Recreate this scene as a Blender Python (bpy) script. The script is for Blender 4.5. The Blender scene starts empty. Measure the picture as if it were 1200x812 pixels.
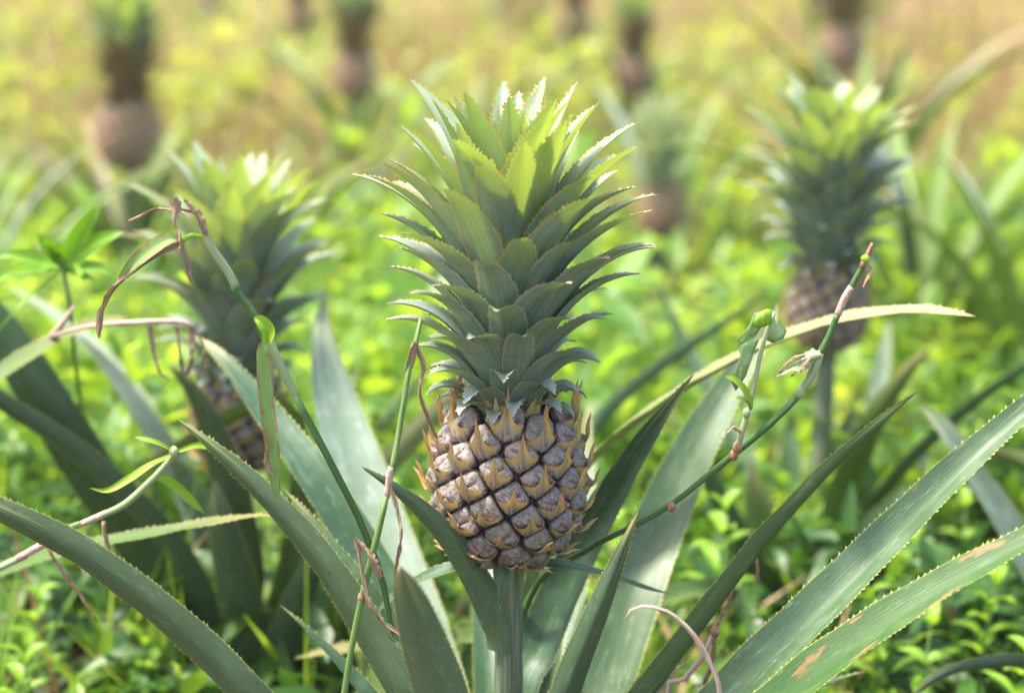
import bpy, math, random
import numpy as np
from mathutils import Vector, Matrix
random.seed(7)
rng = np.random.default_rng(11)
S = bpy.context.scene
COL = S.collection
R = math.radians

# ------------------------------------------------------------------ camera
FPX = 2250.0                      # focal length in pixels of the 1200 px wide photograph
PITCH = math.atan(517 / FPX)
CAM = Vector((0, 0, 0.90))
cam_data = bpy.data.cameras.new('camera')
cam_data.sensor_width = 36
cam_data.lens = 36 * FPX / 1200
cam_data.clip_start = 0.05
cam_data.clip_end = 500
cam_data.dof.use_dof = True
cam_data.dof.focus_distance = 1.50
cam_data.dof.aperture_fstop = 2.9
cam_data.dof.aperture_blades = 9
cam = bpy.data.objects.new('camera', cam_data)
cam.location = CAM
cam.rotation_euler = (math.pi / 2 - PITCH, 0, 0)
COL.objects.link(cam)
S.camera = cam

# ------------------------------------------------------------------ light
SUN_EL, SUN_AZ = R(65), R(-92)    # azimuth from +Y towards +X
w = bpy.data.worlds.new('World'); S.world = w; w.use_nodes = True
nt = w.node_tree
bg = nt.nodes['Background']
sky = nt.nodes.new('ShaderNodeTexSky'); sky.sky_type = 'NISHITA'; sky.sun_disc = False
sky.sun_elevation = SUN_EL; sky.sun_rotation = SUN_AZ
sky.dust_density = 3.0; sky.air_density = 1.0; sky.ozone_density = 0.3
nt.links.new(sky.outputs[0], bg.inputs[0]); bg.inputs[1].default_value = 0.15
sl = bpy.data.lights.new('sun', 'SUN'); sl.energy = 2.8; sl.angle = R(6); sl.color = (1, .93, .80)
sun = bpy.data.objects.new('sun', sl); COL.objects.link(sun)
sd = Vector((math.sin(SUN_AZ) * math.cos(SUN_EL), math.cos(SUN_AZ) * math.cos(SUN_EL), math.sin(SUN_EL)))
sun.rotation_euler = sd.to_track_quat('Z', 'Y').to_euler()
sun.location = sd * 20
vs = S.view_settings
S.display_settings.display_device = 'sRGB'
vs.view_transform = 'Standard'; vs.look = 'None'; vs.exposure = 1.74; vs.gamma = 1; vs.use_curve_mapping = False
S.cycles.use_denoising = True
try: S.cycles.denoiser = 'OPENIMAGEDENOISE'
except Exception: pass
S.cycles.max_bounces = 7; S.cycles.diffuse_bounces = 4; S.cycles.transmission_bounces = 5; S.cycles.glossy_bounces = 2

# ------------------------------------------------------------------ geometry helpers
def at(px, py, d):
    """point at horizontal distance d in front of the camera on the line of sight of photo pixel px, py"""
    x = (px - 600) / FPX; y = -(py - 406) / FPX
    c, s = math.cos(PITCH), math.sin(PITCH)
    v = Vector((x, c + y * s, y * c - s))
    return CAM + v * (d / v.y)

def px_size(d): return d / math.cos(PITCH) * .98 / FPX

def link(o, parent=None):
    COL.objects.link(o)
    if parent is not None: o.parent = parent
    return o

def mesh(name, V, F, mats, uv=None, mi=None, smooth=True, rnd=None):
    me = bpy.data.meshes.new(name)
    V = np.asarray(V, dtype=np.float32)
    if isinstance(F, np.ndarray):
        nf, k = F.shape
        loops = F.astype(np.int32).ravel()
        starts = np.arange(nf, dtype=np.int32) * k
        tot = np.full(nf, k, dtype=np.int32)
    else:
        tot = np.array([len(f) for f in F], dtype=np.int32)
        loops = np.array([i for f in F for i in f], dtype=np.int32)
        starts = np.concatenate(([0], np.cumsum(tot)[:-1])).astype(np.int32)
    me.vertices.add(len(V)); me.vertices.foreach_set('co', V.ravel())
    me.loops.add(len(loops)); me.loops.foreach_set('vertex_index', loops)
    me.polygons.add(len(tot)); me.polygons.foreach_set('loop_start', starts)
    me.polygons.foreach_set('loop_total', tot)
    me.polygons.foreach_set('use_smooth', np.full(len(tot), smooth, dtype=bool))
    for m in (mats if isinstance(mats, (list, tuple)) else [mats]): me.materials.append(m)
    if mi is not None: me.polygons.foreach_set('material_index', np.asarray(mi, dtype=np.int32))
    if uv is not None:
        ul = me.uv_layers.new(name='UVMap')
        ul.data.foreach_set('uv', np.asarray(uv, dtype=np.float32)[loops].ravel())
    if rnd is not None:
        a = me.attributes.new('rnd', 'FLOAT', 'POINT'); a.data.foreach_set('value', np.asarray(rnd, dtype=np.float32))
    me.update(calc_edges=True); me.validate()
    return me

def ob(name, me, parent=None, loc=(0, 0, 0), rot=(0, 0, 0)):
    o = bpy.data.objects.new(name, me); o.location = loc; o.rotation_euler = rot
    return link(o, parent)

def empty(name, loc=(0, 0, 0), parent=None, rz=0):
    o = bpy.data.objects.new(name, None); o.location = loc; o.rotation_euler = (0, 0, rz); o.empty_display_size = .05
    return link(o, parent)

def tag(o, label=None, cat=None, group=None, kind=None):
    if label: o['label'] = label
    if cat: o['category'] = cat
    if group: o['group'] = group
    if kind: o['kind'] = kind
    return o

def catmull(P, n):
    """P: k x m control rows -> n x m smooth rows"""
    P = np.asarray(P, float); k = len(P)
    if k == 2:
        t = np.linspace(0, 1, n)[:, None]; return P[0] * (1 - t) + P[1] * t
    Q = np.vstack([2 * P[0] - P[1], P, 2 * P[-1] - P[-2]])
    dl = np.linalg.norm(np.diff(P[:, :3], axis=0), axis=1); cum = np.concatenate(([0], np.cumsum(dl)))
    out = []
    for s in np.linspace(0, cum[-1], n):
        i = min(np.searchsorted(cum, s, 'right') - 1, k - 2)
        t = (s - cum[i]) / max(dl[i], 1e-9)
        a, b, c, d = Q[i], Q[i + 1], Q[i + 2], Q[i + 3]
        out.append(.5 * ((2 * b) + (c - a) * t + (2 * a - 5 * b + 4 * c - d) * t * t + (3 * b - a - 3 * c + d) * t ** 3))
    return np.array(out)

def nrm(a): return a / np.maximum(np.linalg.norm(a, axis=-1, keepdims=True), 1e-9)

def blade(P, N, wd, fold=.12, nu=6, thick=0.0, teeth=.0035, tooth=.0014, wav=0.0, seed=0):
    """strap leaf: centre line P, upper-face normals N, widths wd. Returns V, F, uv, material index (0 upper, 1 lower)."""
    r = random.Random(seed)
    P = np.asarray(P, float); n = len(P)
    T = nrm(np.gradient(P, axis=0)); W = nrm(np.cross(T, N)); N = nrm(np.cross(W, T))
    us = np.linspace(-1, 1, nu + 1)
    V, uv, F, mi = [], [], [], []
    ph = r.random() * 6
    L = np.concatenate(([0], np.cumsum(np.linalg.norm(np.diff(P, axis=0), axis=1))))
    def row(i, low):
        for u in us:
            wob = wav * math.sin(L[i] * 90 + ph + (2 if u > 0 else 0)) * abs(u) ** 2
            h = fold * wd[i] * abs(u) ** 1.4 + wob
            if low: h -= thick * (1 - abs(u) ** 2.0) * min(1, wd[i] / .02)
            V.append(P[i] + W[i] * u * wd[i] / 2 + N[i] * h); uv.append(((u + 1) / 2, L[i] / L[-1]))
    for i in range(n): row(i, False)
    m = nu + 1
    for i in range(n - 1):
        for j in range(nu):
            a = i * m + j; F.append((a, a + 1, a + m + 1, a + m)); mi.append(0)
    if thick > 0:
        o = len(V)
        for i in range(n): row(i, True)
        for i in range(n - 1):
            for j in range(nu):
                a = o + i * m + j; F.append((a + m, a + m + 1, a + 1, a)); mi.append(1)
    if teeth > 0:
        for sgn in (-1, 1):
            s = teeth * r.random()
            while s < L[-1] * .985:
                i = min(np.searchsorted(L, s, 'right') - 1, n - 2); t = (s - L[i]) / (L[i + 1] - L[i])
                def e(ss):
                    k = min(max(np.searchsorted(L, ss, 'right') - 1, 0), n - 2); q = (ss - L[k]) / (L[k + 1] - L[k])
                    def ep(k): return P[k] + W[k] * sgn * wd[k] / 2 + N[k] * (fold * wd[k] + wav * math.sin(L[k] * 90 + ph + (2 if sgn > 0 else 0)))
                    return ep(k) * (1 - q) + ep(k + 1) * q
                hb = tooth * .75
                a, b = e(max(s - hb, 0)), e(min(s + hb, L[-1]))
                k = tooth * (.45 + .95 * r.random()) * (0 if r.random() < .05 else 1) * min(1, (wd[i] + .004) / .012)
                out = (a + b) / 2 + W[i] * sgn * k + T[i] * k * .8 + N[i] * k * .35
                o = len(V); V += [a, b, out]; v = s / L[-1]
                uv += [(.5 + sgn * .5, v), (.5 + sgn * .5, v), (.5 + sgn * .62, v)]
                F.append((o, o + 1, o + 2)); mi.append(0)
                s += teeth * (.6 + .8 * r.random())
    return V, F, uv, mi

def tube(P, rad, ns=8, caps=True, ridge=0.0):
    P = np.asarray(P, float); n = len(P); rad = np.broadcast_to(rad, (n,)) if np.ndim(rad) == 0 else np.asarray(rad)
    T = nrm(np.gradient(P, axis=0))
    ref = np.array([0.0, 1, 0]) if abs(T[0][1]) < .9 else np.array([1.0, 0, 0])
    A = nrm(np.cross(T, ref)); B = np.cross(T, A)
    V, uv, F = [], [], []
    for i in range(n):
        for j in range(ns):
            a = 2 * math.pi * j / ns
            q = rad[i] * (1 + (ridge if j % 2 else 0))
            V.append(P[i] + q * (A[i] * math.cos(a) + B[i] * math.sin(a))); uv.append((j / ns, i / (n - 1)))
    for i in range(n - 1):
        for j in range(ns):
            F.append((i * ns + j, i * ns + (j + 1) % ns, (i + 1) * ns + (j + 1) % ns, (i + 1) * ns + j))
    if caps: F.append(tuple(range(ns))[::-1]); F.append(tuple((n - 1) * ns + j for j in range(ns)))
    return V, F, uv

class Bag:
    def __init__(s): s.V, s.F, s.uv, s.mi = [], [], [], []
    def add(s, V, F, uv, mi=None, m=0):
        o = len(s.V); s.V += list(V); s.uv += list(uv)
        s.F += [tuple(i + o for i in f) for f in F]
        s.mi += (list(mi) if mi is not None else [m] * len(F))
    def mesh(s, name, mats, smooth=True): return mesh(name, s.V, s.F, mats, s.uv, s.mi, smooth)

# ------------------------------------------------------------------ materials
class NB:
    """small node-tree writer"""
    def __init__(s, name):
        s.m = bpy.data.materials.new(name); s.m.use_nodes = True
        s.t = s.m.node_tree; s.t.nodes.clear()
        s.out = s.n('ShaderNodeOutputMaterial')
    def n(s, typ, **k):
        x = s.t.nodes.new(typ)
        for a, b in k.items(): setattr(x, a, b)
        return x
    def l(s, a, b): s.t.links.new(a, b)
    def setin(s, sock, v):
        if hasattr(v, 'links') or hasattr(v, 'is_output'): s.l(v, sock)
        else: sock.default_value = (*v, 1) if isinstance(v, tuple) and len(v) == 3 and sock.type == 'RGBA' else v
    def math(s, op, a, b=0.5, c=None):
        x = s.n('ShaderNodeMath', operation=op); s.setin(x.inputs[0], a); s.setin(x.inputs[1], b)
        if c is not None: s.setin(x.inputs[2], c)
        return x.outputs[0]
    def mix(s, f, a, b, mode='MIX'):
        x = s.n('ShaderNodeMix', data_type='RGBA', blend_type=mode); s.setin(x.inputs['Factor'], f)
        for k, v in ((6, a), (7, b)): s.setin(x.inputs[k], (*v, 1) if isinstance(v, tuple) and len(v) == 3 else v)
        return x.outputs[2]
    def ramp(s, f, stops, interp='LINEAR'):
        x = s.n('ShaderNodeValToRGB'); s.l(f, x.inputs[0]); x.color_ramp.interpolation = interp
        e = x.color_ramp.elements
        while len(e) > 1: e.remove(e[-1])
        e[0].position = stops[0][0]; e[0].color = (*stops[0][1], 1)
        for p, c in stops[1:]: y = e.new(p); y.color = (*c, 1)
        return x.outputs[0]
    def mapr(s, v, a, b, c=0.0, d=1.0):
        x = s.n('ShaderNodeMapRange'); s.l(v, x.inputs[0])
        for i, k in enumerate((a, b, c, d)): x.inputs[i + 1].default_value = k
        return x.outputs[0]
    def noise(s, vec, scale, detail=3, rough=.55):
        x = s.n('ShaderNodeTexNoise'); s.l(vec, x.inputs['Vector']); x.inputs['Scale'].default_value = scale
        x.inputs['Detail'].default_value = detail; x.inputs['Roughness'].default_value = rough
        return x.outputs['Fac']
    def scaled(s, vec, sc):
        x = s.n('ShaderNodeMapping'); s.l(vec, x.inputs[0]); x.inputs['Scale'].default_value = sc
        return x.outputs[0]
    def uv(s): 
        if not hasattr(s, '_uv'): s._uv = s.n('ShaderNodeUVMap').outputs[0]
        return s._uv
    def obj(s): return s.n('ShaderNodeTexCoord').outputs['Object']
    def oinfo(s): return s.n('ShaderNodeObjectInfo').outputs['Random']
    def bump(s, h, strength=.3, dist=.001):
        x = s.n('ShaderNodeBump'); s.l(h, x.inputs['Height']); x.inputs['Strength'].default_value = strength
        x.inputs['Distance'].default_value = dist
        return x.outputs[0]
    def finish(s, color, rough=.5, spec=.5, normal=None, trans=0.0, tcol=None, sheen=0.0, coat=0.0):
        p = s.n('ShaderNodeBsdfPrincipled')
        s.setin(p.inputs['Base Color'], color if not isinstance(color, tuple) else (*color, 1))
        s.setin(p.inputs['Roughness'], rough); p.inputs['Specular IOR Level'].default_value = spec
        if coat: p.inputs['Coat Weight'].default_value = coat; p.inputs['Coat Roughness'].default_value = .35
        if normal is not None: s.l(normal, p.inputs['Normal'])
        if trans > 0:
            tr = s.n('ShaderNodeBsdfTranslucent'); s.setin(tr.inputs[0], tcol if tcol is not None else color)
            if normal is not None: s.l(normal, tr.inputs['Normal'])
            mx = s.n('ShaderNodeMixShader'); mx.inputs[0].default_value = trans
            s.l(p.outputs[0], mx.inputs[1]); s.l(tr.outputs[0], mx.inputs[2]); s.l(mx.outputs[0], s.out.inputs[0])
        else: s.l(p.outputs[0], s.out.inputs[0])
        return s.m

def sep(b, vec):
    x = b.n('ShaderNodeSeparateXYZ'); b.l(vec, x.inputs[0]); return x.outputs

def leaf_material(name, c_dark, c_bloom, edge=(.36, .38, .09), tip=None, tip_from=.8, trans=.2, tcol=(.2, .35, .04),
                  bloom=(.35, .7), rough=.42, spec=.5, brown=.0, bands=.5):
    b = NB(name); uv = b.uv(); u, v, _ = sep(b, uv)
    e = b.math('ABSOLUTE', b.math('SUBTRACT', u, .5))
    st = b.noise(b.scaled(uv, (22, .8, 1)), 1.0, 3)
    fine = b.noise(b.scaled(uv, (150, 5, 1)), 1.0, 2)
    wide = b.noise(b.scaled(uv, (4, .8, 1)), 1.0, 2)
    blot = b.noise(b.obj(), 38, 4)
    f = b.math('ADD', b.math('MULTIPLY', st, bands * .55), b.math('ADD', b.math('MULTIPLY', wide, .35), b.math('MULTIPLY', blot, .45)))
    f = b.mapr(f, bloom[0] + .17, bloom[1] + .10)
    col = b.mix(f, c_dark, c_bloom)
    col = b.mix(b.mapr(fine, .35, .7, 0, .25), col, tuple(x * .62 for x in c_dark))
    ri = b.oinfo()
    col = b.mix(b.mapr(ri, 0, 1, 0, .22), col, (.16, .20, .05))
    if tip is not None:
        tf = b.math('ADD', v, b.math('MULTIPLY', b.math('SUBTRACT', wide, .5), .5))
        col = b.mix(b.mapr(tf, tip_from, 1.02), col, tip)
    fl = b.noise(b.scaled(uv, (9, 26, 1)), 1.0, 5, .75)
    col = b.mix(b.mapr(fl, .56, .70, 0, .55), col, tuple(min(1, x * 1.45 + .06) for x in c_bloom))
    scr = b.noise(b.scaled(uv, (120, 2.2, 1)), 1.0, 2)
    col = b.mix(b.math('MULTIPLY', b.mapr(scr, .66, .70, 0, .6), b.mapr(blot, .45, .6)), col, tuple(x * .5 for x in c_dark))
    # small dark specks and scars
    vo = b.n('ShaderNodeTexVoronoi'); b.l(b.obj(), vo.inputs['Vector']); vo.inputs['Scale'].default_value = 95
    sp = b.math('MULTIPLY', b.math('LESS_THAN', vo.outputs['Distance'], .13), b.mapr(b.noise(b.obj(), 14, 2), .52, .6))
    col = b.mix(b.math('MULTIPLY', sp, .7), col, (.07, .04, .02))
    if brown > 0:
        br = b.math('MULTIPLY', b.mapr(b.noise(b.scaled(uv, (3, 9, 1)), 1.0, 4, .65), .70 - brown * .12, .74 - brown * .12), b.mapr(e, .1, .4))
        col = b.mix(br, col, (.42, .20, .08))
    col = b.mix(b.mapr(e, .482, .497), col, edge)
    col = b.mix(b.mapr(e, .52, .62), col, (.36, .22, .05))
    nr = b.bump(b.math('ADD', st, b.math('MULTIPLY', fine, .4)), .35, .0012)
    tc = b.mix(.35, tcol, col)
    rg = b.mapr(blot, .3, .7, rough - .06, rough + .12)
    return b.finish(col, rg, spec, nr, trans, tc)

M_long_top = leaf_material('pineapple leaf upper side', (.048, .115, .048), (.19, .265, .17), tip=(.34, .30, .10), tip_from=.93, trans=.14, brown=.0, rough=.38, spec=.6)
M_long_low = leaf_material('pineapple leaf underside', (.06, .115, .055), (.15, .215, .13), tip=(.30, .30, .10), tip_from=.93, trans=.14, rough=.5, spec=.4, bands=.35)
M_low_light = leaf_material('light leaf underside', (.12, .19, .10), (.26, .33, .21), tip=(.30, .30, .10), tip_from=.95, trans=.2, rough=.5, spec=.4, bands=.35)
M_green_low = leaf_material('green leaf underside', (.07, .125, .035), (.14, .20, .075), tip=(.30, .30, .10), tip_from=.93, trans=.16, rough=.5, spec=.35, bands=.35)
M_scar_top = leaf_material('scarred leaf upper side', (.045, .115, .025), (.11, .20, .055), tip=(.3, .3, .1), tip_from=.95, trans=.14, brown=1.0, rough=.46)
M_pale_top = leaf_material('pale silvery leaf', (.17, .25, .18), (.42, .50, .43), tip=(.36, .4, .2), tip_from=.9, trans=.18, rough=.45, tcol=(.3, .42, .15))
M_yel_top = leaf_material('yellowing leaf', (.085, .17, .025), (.19, .26, .05), tip=(.42, .37, .20), tip_from=.50, trans=.28, tcol=(.36, .42, .05), rough=.5)
M_yel_low = leaf_material('yellowing leaf underside', (.10, .18, .03), (.20, .26, .06), tip=(.45, .38, .18), tip_from=.6, trans=.28, tcol=(.30, .38, .04), rough=.5)
M_yg = leaf_material('yellow-green leaf', (.075, .15, .02), (.15, .22, .035), tip=(.30, .24, .08), tip_from=.85, trans=.22, tcol=(.28, .36, .04), rough=.5, brown=.4)
M_dark_top = leaf_material('shaded deep green leaf', (.025, .075, .022), (.07, .13, .05), trans=.10, tcol=(.1, .2, .02), rough=.45, edge=(.2, .28, .05))  # deep green that also carries the shade on the big left leaves
M_bg_top = leaf_material('field leaf upper side', (.18, .30, .07), (.40, .48, .22), tip=(.42, .34, .16), tip_from=.8, trans=.34, tcol=(.40, .55, .08), rough=.5)
M_bg_dry = leaf_material('drying field leaf', (.22, .20, .11), (.42, .38, .26), tip=(.42, .30, .18), tip_from=.5, trans=.15, tcol=(.4, .32, .12), rough=.6)

def crown_material(name, young):
    b = NB(name); uv = b.uv(); u, v, _ = sep(b, uv)
    e = b.math('ABSOLUTE', b.math('SUBTRACT', u, .5))
    st = b.noise(b.scaled(uv, (34, .9, 1)), 1.0, 3)
    fine = b.noise(b.scaled(uv, (110, 3, 1)), 1.0, 2)
    blot = b.noise(b.obj(), 60, 4)
    ri = b.oinfo()
    back = b.n('ShaderNodeNewGeometry').outputs['Backfacing']
    under = b.mix(b.mapr(b.math('ADD', st, b.math('MULTIPLY', blot, .7)), .55, 1.15), (.13, .20, .115), (.38, .44, .345))
    under = b.mix(b.mapr(ri, 0, 1, 0, .3), under, (.10, .20, .10))
    upper = b.mix(b.mapr(b.math('ADD', st, b.math('MULTIPLY', blot, .5)), .45, 1.0), tuple(x * (1 + .7 * young) for x in (.19, .26, .18)), tuple(x * (1 + .7 * young) for x in (.38, .43, .38)))  # waxy bloom, with the whitish sheen of upper faces put into the colour
    col = b.mix(back, upper, under)
    lime = (.30, .42, .06)
    y0 = .78 - .46 * young
    lf = b.mapr(b.math('ADD', v, b.math('MULTIPLY', ri, .12)), y0, y0 + .60, 0, .22 + .6 * young)
    col = b.mix(b.math('MULTIPLY', lf, b.mapr(back, 0, 1, .25, 1)), col, lime)
    col = b.mix(b.mapr(fine, .5, .75, 0, .22), col, (.05, .08, .03))
    # reddish base and red toothed margin
    col = b.mix(b.mapr(v, .0, .16, .5, 0), col, (.30, .12, .06))
    col = b.mix(b.mapr(e, .462, .487), col, (.50, .38, .12) if young > .3 else (.46, .42, .30))
    col = b.mix(b.mapr(e, .52, .60), col, (.55, .30, .16))
    nr = b.bump(b.math('ADD', st, b.math('MULTIPLY', fine, .5)), .3, .0008)
    tc = b.mix(young, (.16, .27, .03), (.40, .52, .05))
    return b.finish(col, .5, .45, nr, .16 + .24 * young, tc)
M_crown = [crown_material('crown leaf %s' % n, y) for n, y in (('old', 0.0), ('middle', .32), ('young', .85), ('youngest', 1.0))]

M_crown_glow = leaf_material('glow-tinted field crown leaf', (.20, .12, .07), (.36, .25, .16), tip=(.30, .30, .12), tip_from=.6, trans=.15, tcol=(.4, .25, .06), rough=.55)  # warm glow on lower leaves of far crowns, put into the colour
M_pale_crown = leaf_material('pale sunlit crown leaf', (.40, .47, .30), (.62, .68, .52), trans=.3, tcol=(.45, .55, .12), rough=.5)  # paler crown copy, its sunlit brightness put into the colour
def fruitlet_material(name='fruitlet rind', c0=(.075, .055, .050), c1=(.33, .285, .265)):
    b = NB(name); uv = b.uv(); rho, ang, _ = sep(b, uv)
    st = b.noise(b.obj(), 420, 5, .65); bl = b.noise(b.obj(), 90, 3)
    col = b.mix(b.mapr(st, .36, .66), c0, c1)
    col = b.mix(b.mapr(bl, .5, .68, 0, .55), col, (.36, .24, .20))
    col = b.mix(b.mapr(b.oinfo(), 0, 1, 0, .22), col, (.20, .22, .10))
    fl = b.noise(b.obj(), 260, 3)
    cr = b.math('MULTIPLY', b.mapr(b.math('ADD', ang, b.math('MULTIPLY', b.math('SUBTRACT', fl, .5), .7)), .10, .30, 1, 0), b.mapr(rho, .62, .78, 1, 0))
    col = b.mix(b.math('MULTIPLY', cr, .75), col, (.12, .05, .04))
    fl = b.math('SUBTRACT', fl, b.math('MULTIPLY', cr, .8))
    col = b.mix(b.mapr(rho, .91, .985), col, (.030, .012, .012))
    col = b.mix(b.mapr(rho, .10, .04), col, (.30, .14, .08))
    nr = b.bump(b.math('ADD', st, fl), .6, .001)
    return b.finish(col, .5, .45, nr)
def bract_material():
    b = NB('fruit bract'); uv = b.uv(); u, v, _ = sep(b, uv)
    fib = b.noise(b.scaled(uv, (26, 1.5, 1)), 1.0, 4); bl = b.noise(b.obj(), 150, 3)
    t = b.math('ADD', v, b.math('MULTIPLY', b.math('SUBTRACT', bl, .5), .35))
    col = b.ramp(t, [(0, (.15, .11, .09)), (.36, (.27, .21, .15)), (.60, (.40, .32, .10)), (.84, (.62, .46, .09)), (.95, (.70, .30, .06)), (1.0, (.58, .16, .05))])
    col = b.mix(b.mapr(fib, .46, .58, .0, .65), col, (.52, .46, .36))
    col = b.mix(b.mapr(b.noise(b.scaled(uv, (12, 2, 1)), 1.0, 2), .62, .68, 0, .7), col, (.55, .22, .10))
    nr = b.bump(fib, .6, .001)
    return b.finish(col, .55, .4, nr, .12, (.6, .35, .08))
M_fruitlet, M_bract = fruitlet_material(), bract_material()
M_fruitlet_far = fruitlet_material('reddish fruitlet rind', (.20, .09, .07), (.52, .33, .28))

def plain(name, c1, c2, scale=60, rough=.6, trans=0, tcol=None, stretch=None, bump=.4, spec=.4):
    b = NB(name); vec = b.obj()
    if stretch: vec = b.scaled(b.uv(), stretch); f = b.noise(vec, 1.0, 4)
    else: f = b.noise(vec, scale, 4)
    col = b.mix(b.mapr(f, .35, .65), c1, c2)
    return b.finish(col, rough, spec, b.bump(f, bump, .001), trans, tcol)
M_core = plain('dark rind between fruitlets', (.02, .01, .008), (.05, .025, .018))
M_stem = plain('fruit stem', (.065, .095, .045), (.20, .22, .14), stretch=(26, 7, 1), rough=.55, bump=.5)
M_stalk = plain('green stalk', (.10, .19, .04), (.20, .30, .09), stretch=(9, 9, 1), rough=.5, bump=.2, trans=.1, tcol=(.3, .5, .05))
M_stalk_dark = plain('dark green stalk', (.035, .095, .02), (.085, .17, .045), stretch=(9, 9, 1), rough=.46, bump=.2)
M_sheath = plain('striped pale sheath', (.20, .30, .10), (.48, .52, .30), stretch=(14, 1, 1), rough=.5, bump=.2, trans=.15)
M_lime = plain('fresh lime sheath', (.22, .42, .02), (.42, .62, .06), stretch=(12, 1, 1), rough=.45, trans=.35, tcol=(.5, .7, .04), bump=.2)
M_dry = plain('dry brown grass', (.20, .12, .06), (.52, .38, .23), stretch=(10, 9, 1), rough=.7, trans=.15, tcol=(.5, .3, .15), bump=.6)
M_pink = plain('dry pinkish stalk', (.32, .20, .15), (.60, .45, .36), stretch=(7, 12, 1), rough=.6, bump=.3)
M_node = plain('brown stalk joint', (.20, .09, .05), (.42, .22, .14), scale=300, rough=.6)

def grass_leaf_mat():
    b = NB('torn grass leaf'); uv = b.uv(); u, v, _ = sep(b, uv)
    st = b.noise(b.scaled(uv, (40, 1.5, 1)), 1.0, 3)
    col = b.mix(b.mapr(st, .35, .65), (.14, .32, .04), (.42, .56, .20))
    n2 = b.noise(b.scaled(uv, (2, 7, 1)), 1.0, 4, .7)
    e = b.math('ABSOLUTE', b.math('SUBTRACT', u, .5))
    col = b.mix(b.mapr(b.math('ADD', n2, b.math('MULTIPLY', e, .55)), .70, .76), col, (.40, .20, .11))
    return b.finish(col, .5, .45, b.bump(st, .4, .001), .32, b.mix(.5, col, (.45, .65, .06)))
M_grassleaf = grass_leaf_mat()

def cover_mat(name, cols, tcols, trans=.42, far=False):
    b = NB(name)
    a = b.n('ShaderNodeAttribute', attribute_name='rnd').outputs['Fac']
    geo = b.n('ShaderNodeNewGeometry').outputs['Position']
    n = b.noise(geo, .9, 3)
    t = b.math('ADD', b.math('MULTIPLY', a, .55), b.math('MULTIPLY', n, .55))
    st = [(i / (len(cols) - 1) * .5 + .27, c) for i, c in enumerate(cols)]
    col = b.ramp(t, st)
    tc = b.ramp(t, [(i / (len(tcols) - 1) * .5 + .27, c) for i, c in enumerate(tcols)])
    fine = b.noise(geo, 240, 2)
    col = b.mix(b.mapr(fine, .3, .7, 0, .22), col, tuple(x * .5 for x in cols[0]))
    return b.finish(col, .42, .5, None, trans, tc)
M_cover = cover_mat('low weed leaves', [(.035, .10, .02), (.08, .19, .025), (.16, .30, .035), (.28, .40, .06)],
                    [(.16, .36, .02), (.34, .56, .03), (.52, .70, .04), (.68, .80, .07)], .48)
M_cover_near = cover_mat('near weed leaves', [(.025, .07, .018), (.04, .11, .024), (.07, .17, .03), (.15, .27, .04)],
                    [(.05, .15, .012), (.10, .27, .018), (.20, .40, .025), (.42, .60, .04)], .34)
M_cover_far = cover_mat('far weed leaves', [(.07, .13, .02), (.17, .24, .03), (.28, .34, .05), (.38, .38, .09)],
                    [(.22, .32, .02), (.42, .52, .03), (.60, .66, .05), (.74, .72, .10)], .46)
M_straw = cover_mat('dry field grass', [(.24, .13, .06), (.38, .23, .10), (.48, .31, .16), (.34, .28, .10)],
                    [(.35, .2, .07), (.5, .33, .12), (.6, .44, .2), (.4, .42, .1)], .3)
M_litter = cover_mat('dead leaf litter', [(.07, .035, .02), (.16, .08, .045), (.28, .16, .10), (.40, .28, .20)],
                    [(.1, .05, .03), (.2, .1, .05), (.3, .15, .1), (.4, .3, .2)], .1)

def soil_mat():
    b = NB('field soil'); g = b.n('ShaderNodeNewGeometry').outputs['Position']
    n = b.noise(g, 9, 6, .65); n2 = b.noise(g, .5, 3); n3 = b.noise(g, 60, 4, .7)
    col = b.mix(b.mapr(n, .3, .7), (.045, .028, .018), (.14, .085, .055))
    col = b.mix(b.mapr(n3, .55, .72, 0, .6), col, (.22, .15, .10))
    _, y, _ = sep(b, g)
    col = b.mix(b.mapr(y, 5.5, 11, 0, .9), col, b.mix(n2, (.26, .17, .08), (.38, .27, .13)))  # browner soil far off, with the warm glow there mixed into its colour
    return b.finish(col, .9, .2, b.bump(b.math('ADD', n, n3), .8, .02))
M_soil = soil_mat()

# ------------------------------------------------------------------ ground
def ground_z(x, y):
    return .012 * np.sin(x * 3.1 + 1) * np.sin(y * 2.3) + .01 * np.sin(x * 7 + y * 5)
gx = np.concatenate([[-160, -60, -25], np.linspace(-12, 12, 97), [25, 60, 160]])
gy = np.concatenate([[-60, -20, -6], np.linspace(-3, 22, 101), [35, 80, 250]])
GX, GY = np.meshgrid(gx, gy)
V = np.stack([GX, GY, ground_z(GX, GY)], -1).reshape(-1, 3)
nxg, nyg = len(gx), len(gy)
I = (np.arange(nyg - 1)[:, None] * nxg + np.arange(nxg - 1)[None]).ravel()
tag(ob('ground', mesh('ground', V, np.stack([I, I + 1, I + nxg + 1, I + nxg], 1), M_soil)), kind='structure')

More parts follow.
